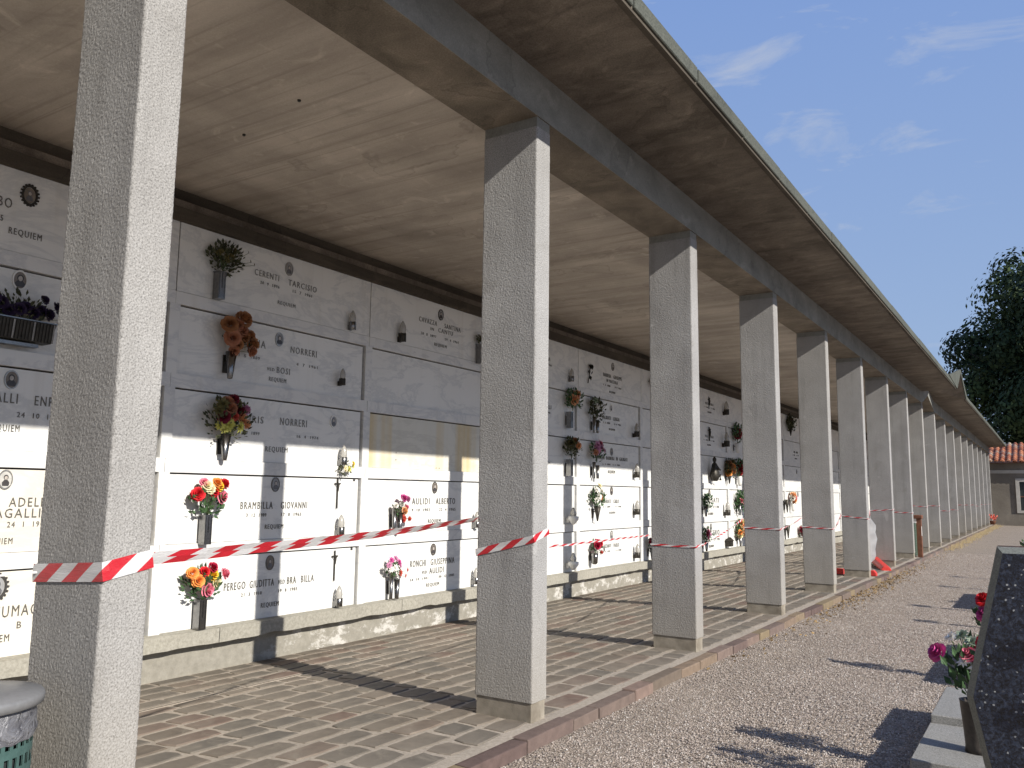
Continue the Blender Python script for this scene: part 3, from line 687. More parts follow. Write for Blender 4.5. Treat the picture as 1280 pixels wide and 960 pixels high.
VM = {k: vase_mesh(k) for k in ('cone', 'box', 'twin', 'flare', 'cup', 'white')}
for m in VM.values():
    if len(m.polygons) > 40: pass
def bracket_mesh():
    b = MB(); b.box(-.003, -.022, .05, .004, .022, .19); b.box(.004, -.007, .14, .045, .007, .155); return b.mesh('bracket', M_METD)
BRM = bracket_mesh()
def vase(y, z, kind, label, sc=1., xo=None):
    o = empty('flower_vase', (W-.014 if xo is None else xo, y, z), label, 'vase', 'flower vases on the niche wall'); o.scale = (1, sc, sc)
    put('cup', VM[kind], o); put('bracket', BRM, o)
def lamp_meshes():
    a = MB(); a.lathe([(.028, 0), (.036, .01), (.036, .075), (.030, .08)], 12, (.06, 0, 0), flute=.05)
    for i in range(5):
        t = 2*math.pi*i/5; a.box(.06+.036*math.cos(t)-.004, .036*math.sin(t)-.004, .0, .06+.036*math.cos(t)+.004, .036*math.sin(t)+.004, .082)
    a.box(-.002, -.02, -.005, .03, .02, .05)
    g = MB(); g.lathe([(.022, .0), (.032, .02), (.035, .06), (.030, .095), (.017, .125), (.003, .145)], 12, (.06, 0, .06))
    c = MB(); c.lathe([(.012, 0), (.03, .02), (.058, .055), (.058, .085), (.03, .09)], 14, (.075, 0, 0)); c.box(-.002, -.02, .02, .03, .02, .07)
    d = MB(); d.lathe([(.030, .0), (.036, .03), (.02, .07), (.008, .09)], 12, (.075, 0, .09))
    return a.mesh('holder', M_MET), g.mesh('flame_glass', M_GLASS), c.mesh('holder', M_WPLA), d.mesh('flame_glass', M_GLASS), a.mesh('holder', M_METD)
LA, LG, LC, LDm, LAD = lamp_meshes()
def lamp(y, z, label, kind='steel', sc=1.):
    o = empty('grave_lamp', (W-.016, y, z), label, 'grave lamp', 'grave lamps on the niche wall'); o.scale = (sc,)*3
    if kind == 'white': put('holder', LC, o); put('flame_glass', LDm, o)
    elif kind == 'dark': put('holder', LAD, o); put('flame_glass', LG, o)
    else: put('holder', LA, o); put('flame_glass', LG, o)
def flower_mesh(kind, col):
    b = MB(); r = random.Random(kind+col)
    if kind == 'rose':
        for ri, (rk, npet, hz_) in enumerate(((.22, 3, .80), (.42, 4, .74), (.66, 5, .56), (.88, 6, .28), (1.0, 6, -.08))):
            for p in range(npet):
                a0 = 2*math.pi*p/npet+ri*.7+r.uniform(-.1, .1); wd = 2*math.pi/npet*.68
                g = []
                for i in range(4):
                    t = i/3
                    for j in range(4):
                        u = j/3*2-1; a = a0+u*wd*(.35+.65*math.sin(min(1, t*1.2)*math.pi/2)); rad = rk*(.25+.75*t)*(1-.12*u*u*t); z_ = -.4+(hz_+.4)*t**.75-.14*t*t*u*u+r.uniform(-.035, .035)
                        if t == 1: rad *= 1.06; z_ -= .06
                        g.append((rad*math.cos(a), rad*math.sin(a), z_))
                k = len(b.v); b.v += g
                for i in range(3):
                    for j in range(3): b.f.append((k+i*4+j, k+i*4+j+1, k+i*4+j+5, k+i*4+j+4)); b.mi.append(0); b.sm.append(True)
    else:   # loose many petalled head
        for ri in range(4):
            n = 9-ri
            for p in range(n):
                a = 2*math.pi*p/n+ri*.5+r.uniform(-.15, .15); l_ = 1.0-ri*.2+r.uniform(-.1, .1); e_ = ri*.32+r.uniform(-.05, .12); wd = .2
                ca, sa = math.cos(a), math.sin(a); ce, se = math.cos(e_), math.sin(e_)
                P0 = Vector((.05*ca, .05*sa, 0)); P2 = Vector((l_*ca*ce, l_*sa*ce, l_*se)); m_ = (P0+P2)/2+Vector((0, 0, .1)); t_ = Vector((-sa, ca, 0))*wd
                k = len(b.v); b.v += [tuple(P0), tuple(m_-t_), tuple(P2), tuple(m_+t_), tuple(m_-Vector((0, 0, .05)))]
                for f in ((0, 1, 4), (1, 2, 4), (2, 3, 4), (3, 0, 4)): b.f.append(tuple(k+q for q in f)); b.mi.append(0); b.sm.append(True)
    return b.mesh('flower', fmat(col))
FM = {}
def fm(kind, col):
    if (kind, col) not in FM: FM[(kind, col)] = flower_mesh(kind, col)
    return FM[(kind, col)]
def leaf(b, p, d, s_, mi=0, fold=.25):
    d = d.normalized(); side = d.cross(Vector((random.uniform(-1, 1), random.uniform(-1, 1), random.uniform(-1, 1)))).normalized(); nn = d.cross(side)
    a = p; c_ = p+d*s_; m1 = p+d*s_*.45+side*s_*.28+nn*s_*fold*.3; m2 = p+d*s_*.45-side*s_*.28+nn*s_*fold*.3; md = p+d*s_*.5
    k = len(b.v); b.v += [tuple(a), tuple(m1), tuple(c_), tuple(m2), tuple(md)]
    for f in ((0, 1, 4), (1, 2, 4), (2, 3, 4), (3, 0, 4)): b.f.append(tuple(k+q for q in f)); b.mi.append(mi); b.sm.append(False)
def bouquet(y, z, label, flowers, n=60, rad=.12, leafm=None, out=.10, base=None, lsize=.05, kind='rose', x0=None, group='bouquets on the niche wall', name='bouquet', up_=.25):
    """flowers: list of (dy, dz, colour, radius[, kind]); base: (dy,dz) of the vase mouth"""
    x0 = W-.014 if x0 is None else x0; big = 1.22 if y > 6 and group.endswith('niche wall') else 1.06; n = int(n*1.9); lsize *= .72
    o = empty(name, (x0, y, z), label, 'bouquet', group); bs = Vector((out*.8, 0, -.14)) if base is None else Vector((out*.8, base[0], base[1]))
    f = MB()
    for i in range(n):
        q = Vector((random.gauss(0, .45), random.gauss(0, 1), random.gauss(0, .9)))
        q = q.normalized()*rad*random.uniform(.35, 1.08); q.x = abs(q.x)*.9 if random.random() < .7 else q.x*.4
        p = Vector((out*.55, 0, -.03))+q*Vector((.8, 1, .85)).length*0+Vector((q.x*.8, q.y, q.z*.85))
        if p.x < .015: p.x = .015
        d = (p-bs); d += Vector((random.uniform(-.3, .5), random.uniform(-.6, .6), random.uniform(-.4, .4)))*.12
        leaf(f, p, d, lsize*random.uniform(.7, 1.4))
    for (dy, dz, *_r) in flowers: f.tube([bs, (bs+Vector((out, dy, dz)))/2+Vector((0, 0, .01)), (out, dy, dz-.01)], .0025, 4, 1)
    f.build('foliage', [leafm or M_LEAF, M_STEM], o)
    for fl_ in flowers:
        dy, dz, cc, r_ = fl_[:4]; kd = fl_[4] if len(fl_) > 4 else kind
        d = Vector((1.2, dy*5, dz*4+up_)).normalized()
        h = put('flower', fm(kd, cc), o, (out+random.uniform(-.015, .03), dy, dz)); h.rotation_euler = d.to_track_quat('Z', 'Y').to_euler(); h.scale = (r_*big,)*3
def rndfl(n, cols, ry, rz, r, kind='rose', seed=1, cz=0):
    rr_ = random.Random(seed); out = []
    for i in range(n):
        a = 2*math.pi*i/n+rr_.uniform(-.3, .3); q = rr_.uniform(.35, 1) if i % 3 else rr_.uniform(0, .4); out.append((ry*q*math.cos(a), cz+rz*q*math.sin(a), cols[i % len(cols)], r*rr_.uniform(.8, 1.15), kind))
    return out
# column A
vase(.055, 3.06, 'box', 'bright steel vase on the top slab, right of the nearest pillar')
bouquet(.10, 3.47, 'bushy dark olive dried bouquet on the top slab right of the nearest pillar', rndfl(9, ['olive'], .13, .07, .03, 'loose', 3)+[(.25, .0, 'olivegrey', .02, 'loose'), (.29, -.02, 'olive', .02, 'loose'), (.22, .08, 'olive', .018, 'loose')], 170, .165, M_LEAFD, lsize=.055, base=(-.04, -.16))
vase(.21, 2.37, 'cone', 'fluted steel vase holding the faded orange roses', 1.15)
bouquet(.27, 2.79, 'faded rust orange roses on the second highest slab', [(-.13, .06, 'dried', .075), (.02, .13, 'dried', .08), (.02, .03, 'driedpink', .06), (-.09, -.06, 'driedpink', .075), (.15, -.08, 'dried', .08), (.13, -.15, 'driedpink', .05), (-.05, -.17, 'driedpink', .05), (.06, -.02, 'dried', .06), (-.02, -.11, 'dried', .05), (-.04, .07, 'driedpink', .06), (.12, .0, 'dried', .05)], 26, .13, M_LEAFD, base=(-.06, -.19))
vase(.20, 1.65, 'cone', 'fluted steel vase under the yellow leaved bouquet', 1.1)
bouquet(.22, 2.04, 'mixed bouquet of crimson roses and yellow green leaves with fern tips', [(-.08, -.01, 'maroon', .06), (-.02, .07, 'driedpink', .07), (.10, .06, 'maroon', .05), (.16, .07, 'mauve', .05), (.12, -.01, 'peach', .055), (-.10, -.09, 'lime', .05, 'loose'), (.0, -.08, 'lime', .07, 'loose'), (.09, -.09, 'lime', .06, 'loose'), (-.1, .10, 'olive', .07, 'loose'), (.02, .15, 'maroon', .05), (.17, -.06, 'peach', .045), (-.04, .12, 'driedpink', .06), (.07, .12, 'olive', .06, 'loose'), (-.13, .04, 'olive', .06, 'loose'), (-.04, -.11, 'lime', .055, 'loose'), (.05, .0, 'coral', .04)], 150, .225, M_LEAFD, base=(-.02, -.19), lsize=.055)
b_ = (-.01, -.16)
vase(.06, .935, 'box', 'steel vase below the red and yellow roses of the second lowest slab')
bouquet(.06, 1.33, 'bright bouquet of red, yellow and pink roses, second lowest slab', [(-.13, .03, 'red', .058), (-.05, .10, 'cream', .05), (-.07, .13, 'pink', .04), (.04, .06, 'red', .055), (.08, .10, 'yellow', .05), (.14, .12, 'red', .05), (.13, .01, 'pink', .062), (.05, .13, 'orange', .045), (-.01, .08, 'cream', .05)], 75, .16, base=b_, lsize=.07)
vase(.055, .235, 'box', 'steel vase standing on the sill below the orange and pink roses')
bouquet(.05, .625, 'bouquet of orange, yellow and pink roses on the bottom slab above the sill', [(-.14, .09, 'orange', .05), (-.08, .02, 'orange', .055), (-.02, .09, 'red', .045), (.09, .06, 'yellow', .055), (.08, .12, 'crimson', .045), (.19, .06, 'pink', .05), (.13, -.01, 'cream', .05), (.05, -.07, 'pink', .06)], 75, .16, base=(.02, -.16), lsize=.07)
lamp(1.735, 3.08, 'small lamp with bright steel cup on the top slab at its right end')
lamp(1.63, 2.48, 'dark bronze lamp tilted outward on the second highest slab', 'dark', .85)
lamp(1.68, 1.66, 'grave lamp wrapped in small yellow flowers'); bouquet(1.70, 1.66, 'small spray of yellow and cream flowers hung on a grave lamp', [(.05, .02, 'yellow', .03, 'loose'), (-.04, -.03, 'cream', .03, 'loose'), (.03, -.04, 'lime', .035, 'loose'), (.06, -.01, 'lime', .03, 'loose'), (-.02, -.05, 'cream', .025, 'loose')], 40, .08, M_LEAFD, base=(0, 0), lsize=.04)
lamp(1.68, .955, 'candle lamp under the thin crucifix, second lowest slab'); lamp(1.69, .25, 'candle lamp standing above the sill under the thin crucifix, bottom slab')
def cross(y, z0, z1, label, mat=M_METD, flower=False):
    o = empty('crucifix', (W-.016, y, z0), label, 'crucifix', 'crucifixes on the niche wall'); h = z1-z0
    b = MB(); b.box(0, -.005, 0, .012, .005, h); b.box(.001, -.04, h*.80, .0125, .04, h*.80+.010); b.build('cross', mat, o)
    c_ = MB(); c_.lathe([(.003, 0), (.007, .03), (.010, .055), (.006, .065), (.009, .075), (.004, .088)], 8, (.018, 0, h*.80-.075)); c_.tube([(.016, -.032, h*.8+.006), (.018, 0, h*.8-.022), (.016, .032, h*.8+.006)], .004, 5); c_.build('figure', mat, o)
cross(1.665, 1.22, 1.53, 'thin bronze crucifix on the second lowest slab left of the joint'); cross(1.665, .50, .80, 'thin bronze crucifix on the bottom slab left of the joint')
for (k, z_) in ((A, 1.50), (A, .79)):
    o, xf = slabs[(k, 1 if z_ > 1 else 0)]; b = MB(); b.box(xf, 1.90, z_, xf+.004, 1.93, z_+.03); b.build('small_plate', M_RING, o)
# column B
lamp(2.53, 3.08, 'dark lantern shaped lamp on the top slab left end, near the second pillar', 'dark', 1.15)
vase(4.07, 3.04, 'box', 'tall steel vase on the top slab beside the second pillar'); bouquet(4.07, 3.38, 'dark withered flowers in the tall vase beside the second pillar', rndfl(4, ['olive', 'maroon'], .05, .05, .04, 'loose', 8), 40, .08, M_LEAFD)
vase(2.52, .96, 'twin', 'pair of steel tube vases on the second lowest slab left of the second pillar')
bouquet(2.56, 1.23, 'small bouquet of pink, white and coral flowers, second lowest slab left of the second pillar', [(.03, .10, 'magenta', .045), (.08, .09, 'mauve', .04), (-.08, .02, 'white', .03), (.02, .03, 'white', .035), (.05, -.04, 'peach', .045), (.09, -.05, 'peach', .035), (.03, -.13, 'coral', .045), (.15, -.13, 'coral', .035), (.1, .0, 'pink', .03)], 45, .09, base=(-.05, -.1), lsize=.05)
vase(2.50, .245, 'twin', 'pair of steel tube vases above the sill left of the second pillar')
bouquet(2.50, .575, 'bouquet of mauve, white and coral carnations above the sill left of the second pillar', [(-.14, .04, 'mauve', .04), (-.07, .09, 'magenta', .04), (.0, .10, 'mauve', .045), (.05, .06, 'magenta', .045), (-.08, -.01, 'white', .04), (-.01, .0, 'white', .045), (.07, .02, 'mauve', .035), (.09, -.06, 'coral', .045), (.17, -.03, 'coral', .04), (.15, -.09, 'coral', .035)], 50, .11, base=(-.05, -.1), lsize=.05, kind='loose')
lamp(4.07, .96, 'candle lamp on the second lowest slab, cut by the second pillar edge'); lamp(4.07, .27, 'candle lamp above the sill, cut by the second pillar edge')
# column C right end
lamp(6.52, 3.10, 'small pale lamp on the top slab seen just right of the second pillar')
vase(6.46, 2.38, 'box', 'steel vase under the orange roses right of the second pillar'); bouquet(6.55, 2.84, 'dark leafy bouquet with two orange roses right of the second pillar', [(-.04, -.02, 'peach', .075), (.07, .07, 'peach', .075), (.02, .02, 'coral', .05)], 100, .20, base=(-.05, -.2), lsize=.075)
vase(6.46, 1.66, 'box', 'steel vase under the brownish bouquet right of the second pillar'); bouquet(6.50, 2.10, 'brownish leafy bouquet with one peach rose right of the second pillar', [(.09, .02, 'peach', .065), (-.05, .05, 'olive', .06), (.04, .1, 'dried', .045)], 100, .19, M_LEAFD, base=(-.03, -.2), lsize=.075)
lamp(6.50, .94, 'white ceramic bowl lamp on the second lowest slab right of the second pillar', 'white', 1.4); lamp(6.50, .275, 'white ceramic bowl lamp on the bottom slab right of the second pillar', 'white', 1.4)
# column D
o = empty('bronze_rose', (W, 7.16, 3.15), 'dark bronze rose ornament on the top slab between the second and third pillars', 'ornament')
b = MB(); b.tube([(.01, -.04, 0), (.02, -.01, .12), (.02, .02, .25)], .008, 6); b.build('stem', M_METD, o)
b = MB()
for (dy, dz, sc) in ((.0, .13, .09), (-.03, .15, .08), (.04, .14, .08), (.0, .1, .07)): leaf(b, Vector((.02, dy, dz)), Vector((.2, dy*3, .6 if dy else -.6)), sc)
b.build('leaves', M_METD, o); FC['bronze'] = M_METD; h = put('flower', fm('rose', 'bronze'), o, (.035, .025, .27), (0, R(60), 0)); h.scale = (.05,)*3
vase(7.29, 2.36, 'twin', 'pair of steel vases under the greyish bouquet, second highest slab'); bouquet(7.32, 2.76, 'dark bouquet with greyish white flowers between the second and third pillars', [(-.04, .03, 'white', .065, 'loose'), (.03, .10, 'olivegrey', .07, 'loose'), (-.10, .12, 'palegreen', .06, 'loose'), (.12, .10, 'olivegrey', .06, 'loose')], 110, .21, M_LEAFD, base=(-.03, -.2), lsize=.075)
vase(7.29, 1.64, 'twin', 'pair of steel vases under the pink flowers'); bouquet(7.33, 2.09, 'full bouquet of dusty pink flowers between the second and third pillars', rndfl(11, ['mauve', 'pink', 'mauve', 'driedpink'], .17, .13, .065, 'loose', 5, .03), 60, .18, base=(-.03, -.2), lsize=.07)
vase(7.33, .97, 'flare', 'dark flared vase under the tall white flowers'); bouquet(7.35, 1.36, 'tall white and cream flowers in the dark flared vase', [(.0, .17, 'cream', .05, 'loose'), (-.06, .10, 'white', .06, 'loose'), (.05, .08, 'white', .06, 'loose'), (-.03, .0, 'white', .06, 'loose'), (.08, -.03, 'peach', .065, 'loose'), (-.08, -.06, 'white', .05, 'loose')], 90, .19, base=(-.01, -.2), lsize=.08)
vase(7.24, .31, 'cup', 'wide steel cup holding red flowers above the sill'); bouquet(7.31, .585, 'red flowers spilling from a steel cup on the bottom slab', [(-.04, .02, 'crimson', .06), (.04, .04, 'red', .06), (.0, .06, 'crimson', .05), (.13, -.10, 'coral', .04), (.18, -.06, 'olive', .04, 'loose')], 50, .13, base=(-.05, -.1), lsize=.06)
for i, (z_, t) in enumerate(((2.40, 'second highest'), (1.69, 'middle'), (1.05, 'second lowest'), (.31, 'bottom'))): lamp(8.88, z_, 'dark lamp at the right end of the %s slab left of the third pillar' % t, 'dark', 1.2)
# column E (behind pillar 3)
bouquet(9.62, 3.45, 'dark bouquet on the top slab peeping left of the third pillar', rndfl(4, ['maroon'], .06, .06, .04, 'rose', 2), 40, .11, M_LEAFD)
bouquet(9.50, .55, 'reddish dark bouquet on the bottom slab left of the third pillar', rndfl(5, ['crimson', 'olive'], .08, .08, .05, 'rose', 4), 60, .13); vase(9.49, .25, 'cone', 'steel vase on the bottom slab left of the third pillar')
# column F / G
def figure_cross(y, z, h, label):
    o = empty('crucifix', (W-.016, y, z), label, 'crucifix', 'crucifixes on the niche wall')
    b = MB(); b.box(0, -.012, 0, .02, .012, h); b.box(.001, -.06, h*.72, .0205, .06, h*.72+.02); b.build('cross', M_METD, o)
    c_ = MB(); c_.lathe([(.006, 0), (.016, .05), (.024, .10), (.012, .125), (.02, .145), (.008, .17)], 8, (.03, 0, h*.72-.12)); c_.tube([(.02, -.05, h*.72+.01), (.03, 0, h*.72-.02), (.02, .05, h*.72+.01)], .008, 5); c_.build('figure', M_METD, o)
figure_cross(12.77, 3.25, .27, 'bronze crucifix on the top slab right of the third pillar'); figure_cross(12.78, 2.56, .30, 'bronze crucifix on the slab above the praying figure')
lamp(13.71, 3.2, 'tall dark lamp on the top slab right of the third pillar', 'dark', 1.5); lamp(13.67, 2.48, 'tall dark lamp on the slab above the wreath', 'dark', 1.6)
o = empty('praying_figure', (W+.09, 12.80, 1.70), 'dark bronze statue of a seated praying figure fixed to the middle slab', 'statue')
b = MB(); b.lathe([(.06, 0), (.10, .02), (.13, .10), (.125, .18), (.10, .24), (.085, .30), (.075, .35), (.045, .385), (.03, .40), (.048, .425), (.055, .455), (.045, .49), (.015, .515)], 14, (0, 0, 0), sx=.75); b.build('robed_body', M_METD, o)
b = MB(); b.tube([(.02, -.07, .33), (.07, -.02, .26), (.10, .07, .24)], .022, 7); b.tube([(.02, .07, .33), (.07, .08, .25), (.10, .09, .24)], .022, 7); b.tube([(.03, .06, .10), (.07, .14, .13), (.07, .15, .02)], .03, 7); b.build('arms', M_METD, o)
bouquet(13.93, 2.02, 'round wreath like bouquet of brown, orange and cream flowers', rndfl(12, ['dried', 'cream', 'olive', 'orange', 'dried'], .22, .18, .075, 'rose', 6), 110, .25, M_LEAFD, base=(-.1, -.24), lsize=.08); vase(13.83, 1.66, 'flare', 'dark flared vase under the wreath like bouquet', 1.1)
bouquet(12.36, 1.27, 'grey green bouquet on the second lowest slab beside the third pillar', rndfl(5, ['palegreen', 'white'], .1, .1, .05, 'loose', 7), 90, .19, lsize=.08); vase(12.3, .96, 'cone', 'steel vase beside the third pillar, second lowest slab')
bouquet(12.34, .60, 'pink and dark red bouquet on the bottom slab beside the third pillar', rndfl(8, ['mauve', 'maroon', 'pink'], .14, .12, .06, 'loose', 8), 90, .18, lsize=.07); vase(12.3, .25, 'cone', 'steel vase beside the third pillar, bottom slab')
lamp(13.66, .96, 'dark pointed lamp under the wreath like bouquet, second lowest slab', 'dark', 1.5)
o = empty('lantern', (W-.016, 13.79, .28), 'small dark lantern with peaked lid on the bottom slab left of the fourth pillar', 'lantern'); b = MB(); b.box(0, -.08, 0, .13, .08, .12); b.build('body', M_METD, o); b = MB(); b.hexa([(-.0, -.1, .12), (.15, -.1, .12), (.15, .1, .12), (0, .1, .12), (.05, -.02, .2), (.09, -.02, .2), (.09, .02, .2), (.05, .02, .2)]); b.build('lid', M_METD, o)
bouquet(14.50, 2.85, 'dark leaved bouquet of crimson roses left of the fourth pillar, second highest slab', rndfl(7, ['crimson', 'maroon', 'crimson'], .13, .15, .075, 'rose', 9, -.02), 120, .25, base=(-.05, -.3), lsize=.09); vase(14.45, 2.38, 'white', 'white ceramic vase under crimson roses')
bouquet(14.60, 2.05, 'crimson roses and dark leaves on the middle slab left of the fourth pillar', rndfl(7, ['crimson', 'red'], .12, .16, .075, 'rose', 10, -.03), 110, .24, base=(-.05, -.3), lsize=.09); vase(14.56, 1.62, 'white', 'white ceramic vase on the middle slab left of the fourth pillar')
bouquet(14.62, 1.27, 'dark green bouquet with few pink flowers left of the fourth pillar', rndfl(4, ['pink', 'palegreen'], .14, .14, .05, 'rose', 11), 150, .26, base=(-.05, -.28), lsize=.1); vase(14.55, .95, 'cone', 'steel vase under the dark green bouquet', 1.2)
bouquet(14.58, .65, 'tall bouquet of peach and orange roses on the bottom slab left of the fourth pillar', rndfl(12, ['peach', 'orange', 'cream'], .18, .22, .07, 'rose', 12), 110, .25, base=(-.05, -.28), lsize=.08); vase(14.55, .245, 'cone', 'steel vase under the tall peach roses', 1.1)
# column I/J
bouquet(19.25, 3.45, 'hanging dark plant on the top slab left of the fifth pillar', rndfl(4, ['olive', 'maroon'], .1, .2, .06, 'loose', 13), 150, .27, M_LEAFD, base=(0, -.35), lsize=.1); vase(19.25, 3.08, 'flare', 'dark flared vase with a hanging plant left of the fifth pillar')
bouquet(19.27, 1.36, 'pink and peach flowers in a white vase left of the fifth pillar', rndfl(10, ['pink', 'peach', 'white'], .2, .16, .08, 'rose', 14), 70, .2, base=(0, -.2)); vase(19.27, .98, 'white', 'white vase of pink flowers left of the fifth pillar')
bouquet(20.20, .40, 'dark red flowers low on the bottom slab left of the fifth pillar', rndfl(6, ['maroon', 'coral'], .2, .1, .08, 'rose', 15), 90, .22, base=(0, -.14))
vase(18.64, .96, 'flare', 'tall black vase on the second lowest slab left of the fifth pillar', 1.5); vase(18.66, .27, 'flare', 'tall black vase on the bottom slab left of the fifth pillar', 1.5)
# planter left of pillar 1
o = empty('planter', (W-.014, -1.62, 2.42), 'fluted dark metal planter box hung on the slab left of the nearest pillar', 'planter')
b = MB(); b.hexa([(.01, -.26, 0), (.13, -.26, 0), (.13, .22, 0), (.01, .22, 0), (.01, -.28, .14), (.15, -.28, .14), (.15, .24, .14), (.01, .24, .14)])
b.build('trough', M_METD, o)
for i in range(22):
    b = MB(); yy = -.265+.023*i; b.hexa([(.131, yy, .004), (.137, yy, .004), (.137, yy+.012, .004), (.131, yy+.012, .004), (.151, yy, .135), (.157, yy, .135), (.157, yy+.012, .135), (.151, yy+.012, .135)]); b.build('rib', M_MET if i % 6 == 3 else M_METD, o)
b = MB(); b.box(.01, -.285, .141, .162, .245, .149); b.build('rim', M_MET, o); b = MB(); b.box(.03, -.20, -.035, .10, .15, -.012); b.build('bracket', M_MET, o)
bouquet(-1.60, 2.64, 'dark purple flowers filling the planter left of the nearest pillar', [(-.25+.055*i, random.uniform(-.03, .06), 'purple', .045) for i in range(11)]+[(.15, .10, 'purple', .035), (-.2, .08, 'olive', .03)], 120, .18, M_LEAFD, base=(0, -.1), lsize=.05)

# ================================================================== BARRIER TAPE
def tape_strip(name, pts, width, label, parent=None, twist=0., tw0=0., group='stretches of barrier tape', per=.19, step=0., u0=0.):
    """pts: list of (point, side direction or None) centre line; upright strip that may twist about its line"""
    b = MB(); uvs = []; n = len(pts); L_ = u0; row = []
    for i, p in enumerate(pts):
        p = Vector(p)
        if i: L_ += (p-Vector(pts[i-1])).length
        t = (Vector(pts[min(i+1, n-1)])-Vector(pts[max(i-1, 0)])).normalized(); sd = t.cross(Vector((0, 0, 1))).normalized(); u_ = sd.cross(t)
        a = tw0+twist*i/(n-1); wv = (u_*math.cos(a)+sd*math.sin(a))*width/2; mid = sd*.003*math.sin(i*.9)
        row.append((p-wv, p+mid, p+wv, L_/per))
    for i in range(n-1):
        A_, B_ = row[i], row[i+1]
        for j in (0, 1):
            b.quad(tuple(A_[j]), tuple(B_[j]), tuple(B_[j+1]), tuple(A_[j+1]), sm=True)
            v0, v1 = (j*.5, (j+1)*.5) if not u0 else (0, 0); st_ = step*(1-j); uvs += [(A_[3]+st_, v0), (B_[3]+st_, v0), (B_[3]+st_, v1), (A_[3]+st_, v1)]
    me = b.mesh(name, M_TAPE, uvs=uvs); o = put(name, me, parent)
    return tag(o, label, 'barrier tape', group) if label else o
def span(p, q, sag, n=26):
    p, q = Vector(p), Vector(q); return [tuple(p.lerp(q, i/n)-Vector((0, 0, 4*sag*(i/n)*(1-i/n)))+Vector((0, 0, .004*noise.noise(Vector((i*.3, p.y, 0)))))) for i in range(n+1)]
def wrap(k, zl, zc, zr, width, parent):
    """around pillar k: back left -> front left -> front right corner -> back right"""
    y0 = (k-2)*S; g = .005; P = [(-PX-g, y0+PY+g, zl), (-PX-g, y0-g, zl), (-g*0+g, y0-g, zc), (g, y0+PY+g, zr)]
    pts = []
    for a, c_ in zip(P[:-1], P[1:]):
        m = 8
        for i in range(m): pts.append(tuple(Vector(a).lerp(Vector(c_), i/m)))
    pts.append(P[-1]); return tape_strip('pillar_wrap', pts, width, None, parent)
wz = {1: (1.085, 1.115, 1.150), 2: (1.01, 1.115, 1.160), 3: (.935, .930, .945), 4: (1.012, 1.002, 1.02), 5: (.945, .925, .94), 6: (1.06, 1.02, 1.0), 7: (1.12, 1.15, 1.16), 8: (1.06, 1.04, 1.05)}
wrnd = random.Random(2)
for k in range(9, 20): z_ = wrnd.uniform(1.0, 1.2); wz[k] = (z_, z_-.03, z_)
lab = {1: 'twisted red and white tape stretched from the nearest pillar to the second pillar', 2: 'thin folded red and white tape between the second and third pillars', 3: 'short rising tape between the third and fourth pillars',
       4: 'tape between the fourth and fifth pillars', 5: 'tape between the fifth and sixth pillars', 6: 'tape rising from the white sheeting to the seventh pillar', 18: 'last stretch of tape before the end pillar'}
ends = {1: (1.150, 1.225), 2: (1.058, 1.02), 3: (.94, 1.12), 4: (1.02, 1.08)}
for k in range(0, 19):
    zr = ends.get(k, (wz.get(k, (0, 0, 1.12))[2], None))[0]; zl = ends.get(k, (0, wz[k+1][0]+.02))[1]
    if k == 0: p, q = (0, -5.5, 1.13), (-PX-.004, -2.85+PY, 1.093)
    else: p, q = (.005, (k-2)*S+PY, zr), (-PX-.006, (k-1)*S-.002, zl)
    wd = {0: .012, 1: .050, 2: .015, 3: .018, 4: .018}.get(k, .024); tw = {0: 1.2, 1: .5, 2: .0, 3: 6.3, 4: 3}.get(k, wrnd.choice([0, 3.1, 6.3]))
    o = tape_strip('barrier_tape', span(p, q, .015 if k != 2 else .0, 30 if k < 6 else 14), wd, 'red and white tape coming from the left, wrapped round the nearest pillar' if k == 0 else lab.get(k, 'red and white tape between the %s and %s pillars' % (ordn[k], ordn[k+1])), None, tw, 1.1 if k == 0 else (.35 if k == 1 else 0), u0=21. if k == 0 else 0., per=.235 if k == 1 else (30. if k == 0 else .19), step=-.22 if k == 1 else 0)
    wrap(k+1, *wz[k+1], {1: .066, 2: .046}.get(k+1, .019), o)

# ================================================================== LITTER BIN (near)
x = N('green_painted_metal', .5, spec=.4); q = x.noise(30, 4); x.col(x.ramp(q, [(.3, (.045, .09, .08)), (.7, (.065, .125, .112))])); M_GREEN = x.m
M_GREY = simple('grey_plastic_lid', (.17, .17, .17), .42, 0, .08, 60)
x = N('grey_bin_bag', .28, spec=.6); q = x.noise(16, 5, .6, 1.5); x.col(x.ramp(q, [(.3, (.06, .06, .07)), (.7, (.22, .22, .23))])); x.bump(q, .02, .9); M_BAG = x.m
M_DARK = simple('dark_inside', (.015, .02, .02), .9)
bx, by = -.088, -3.20
bn = empty('litter_bin', (bx, by, 0), 'green perforated metal litter bin with grey lid in front of the nearest pillar', 'litter bin')
b = MB(); b.lathe([(.16, 0), (.165, .02), (.165, .60)], 40, caps=True); b.build('liner', M_DARK, bn)
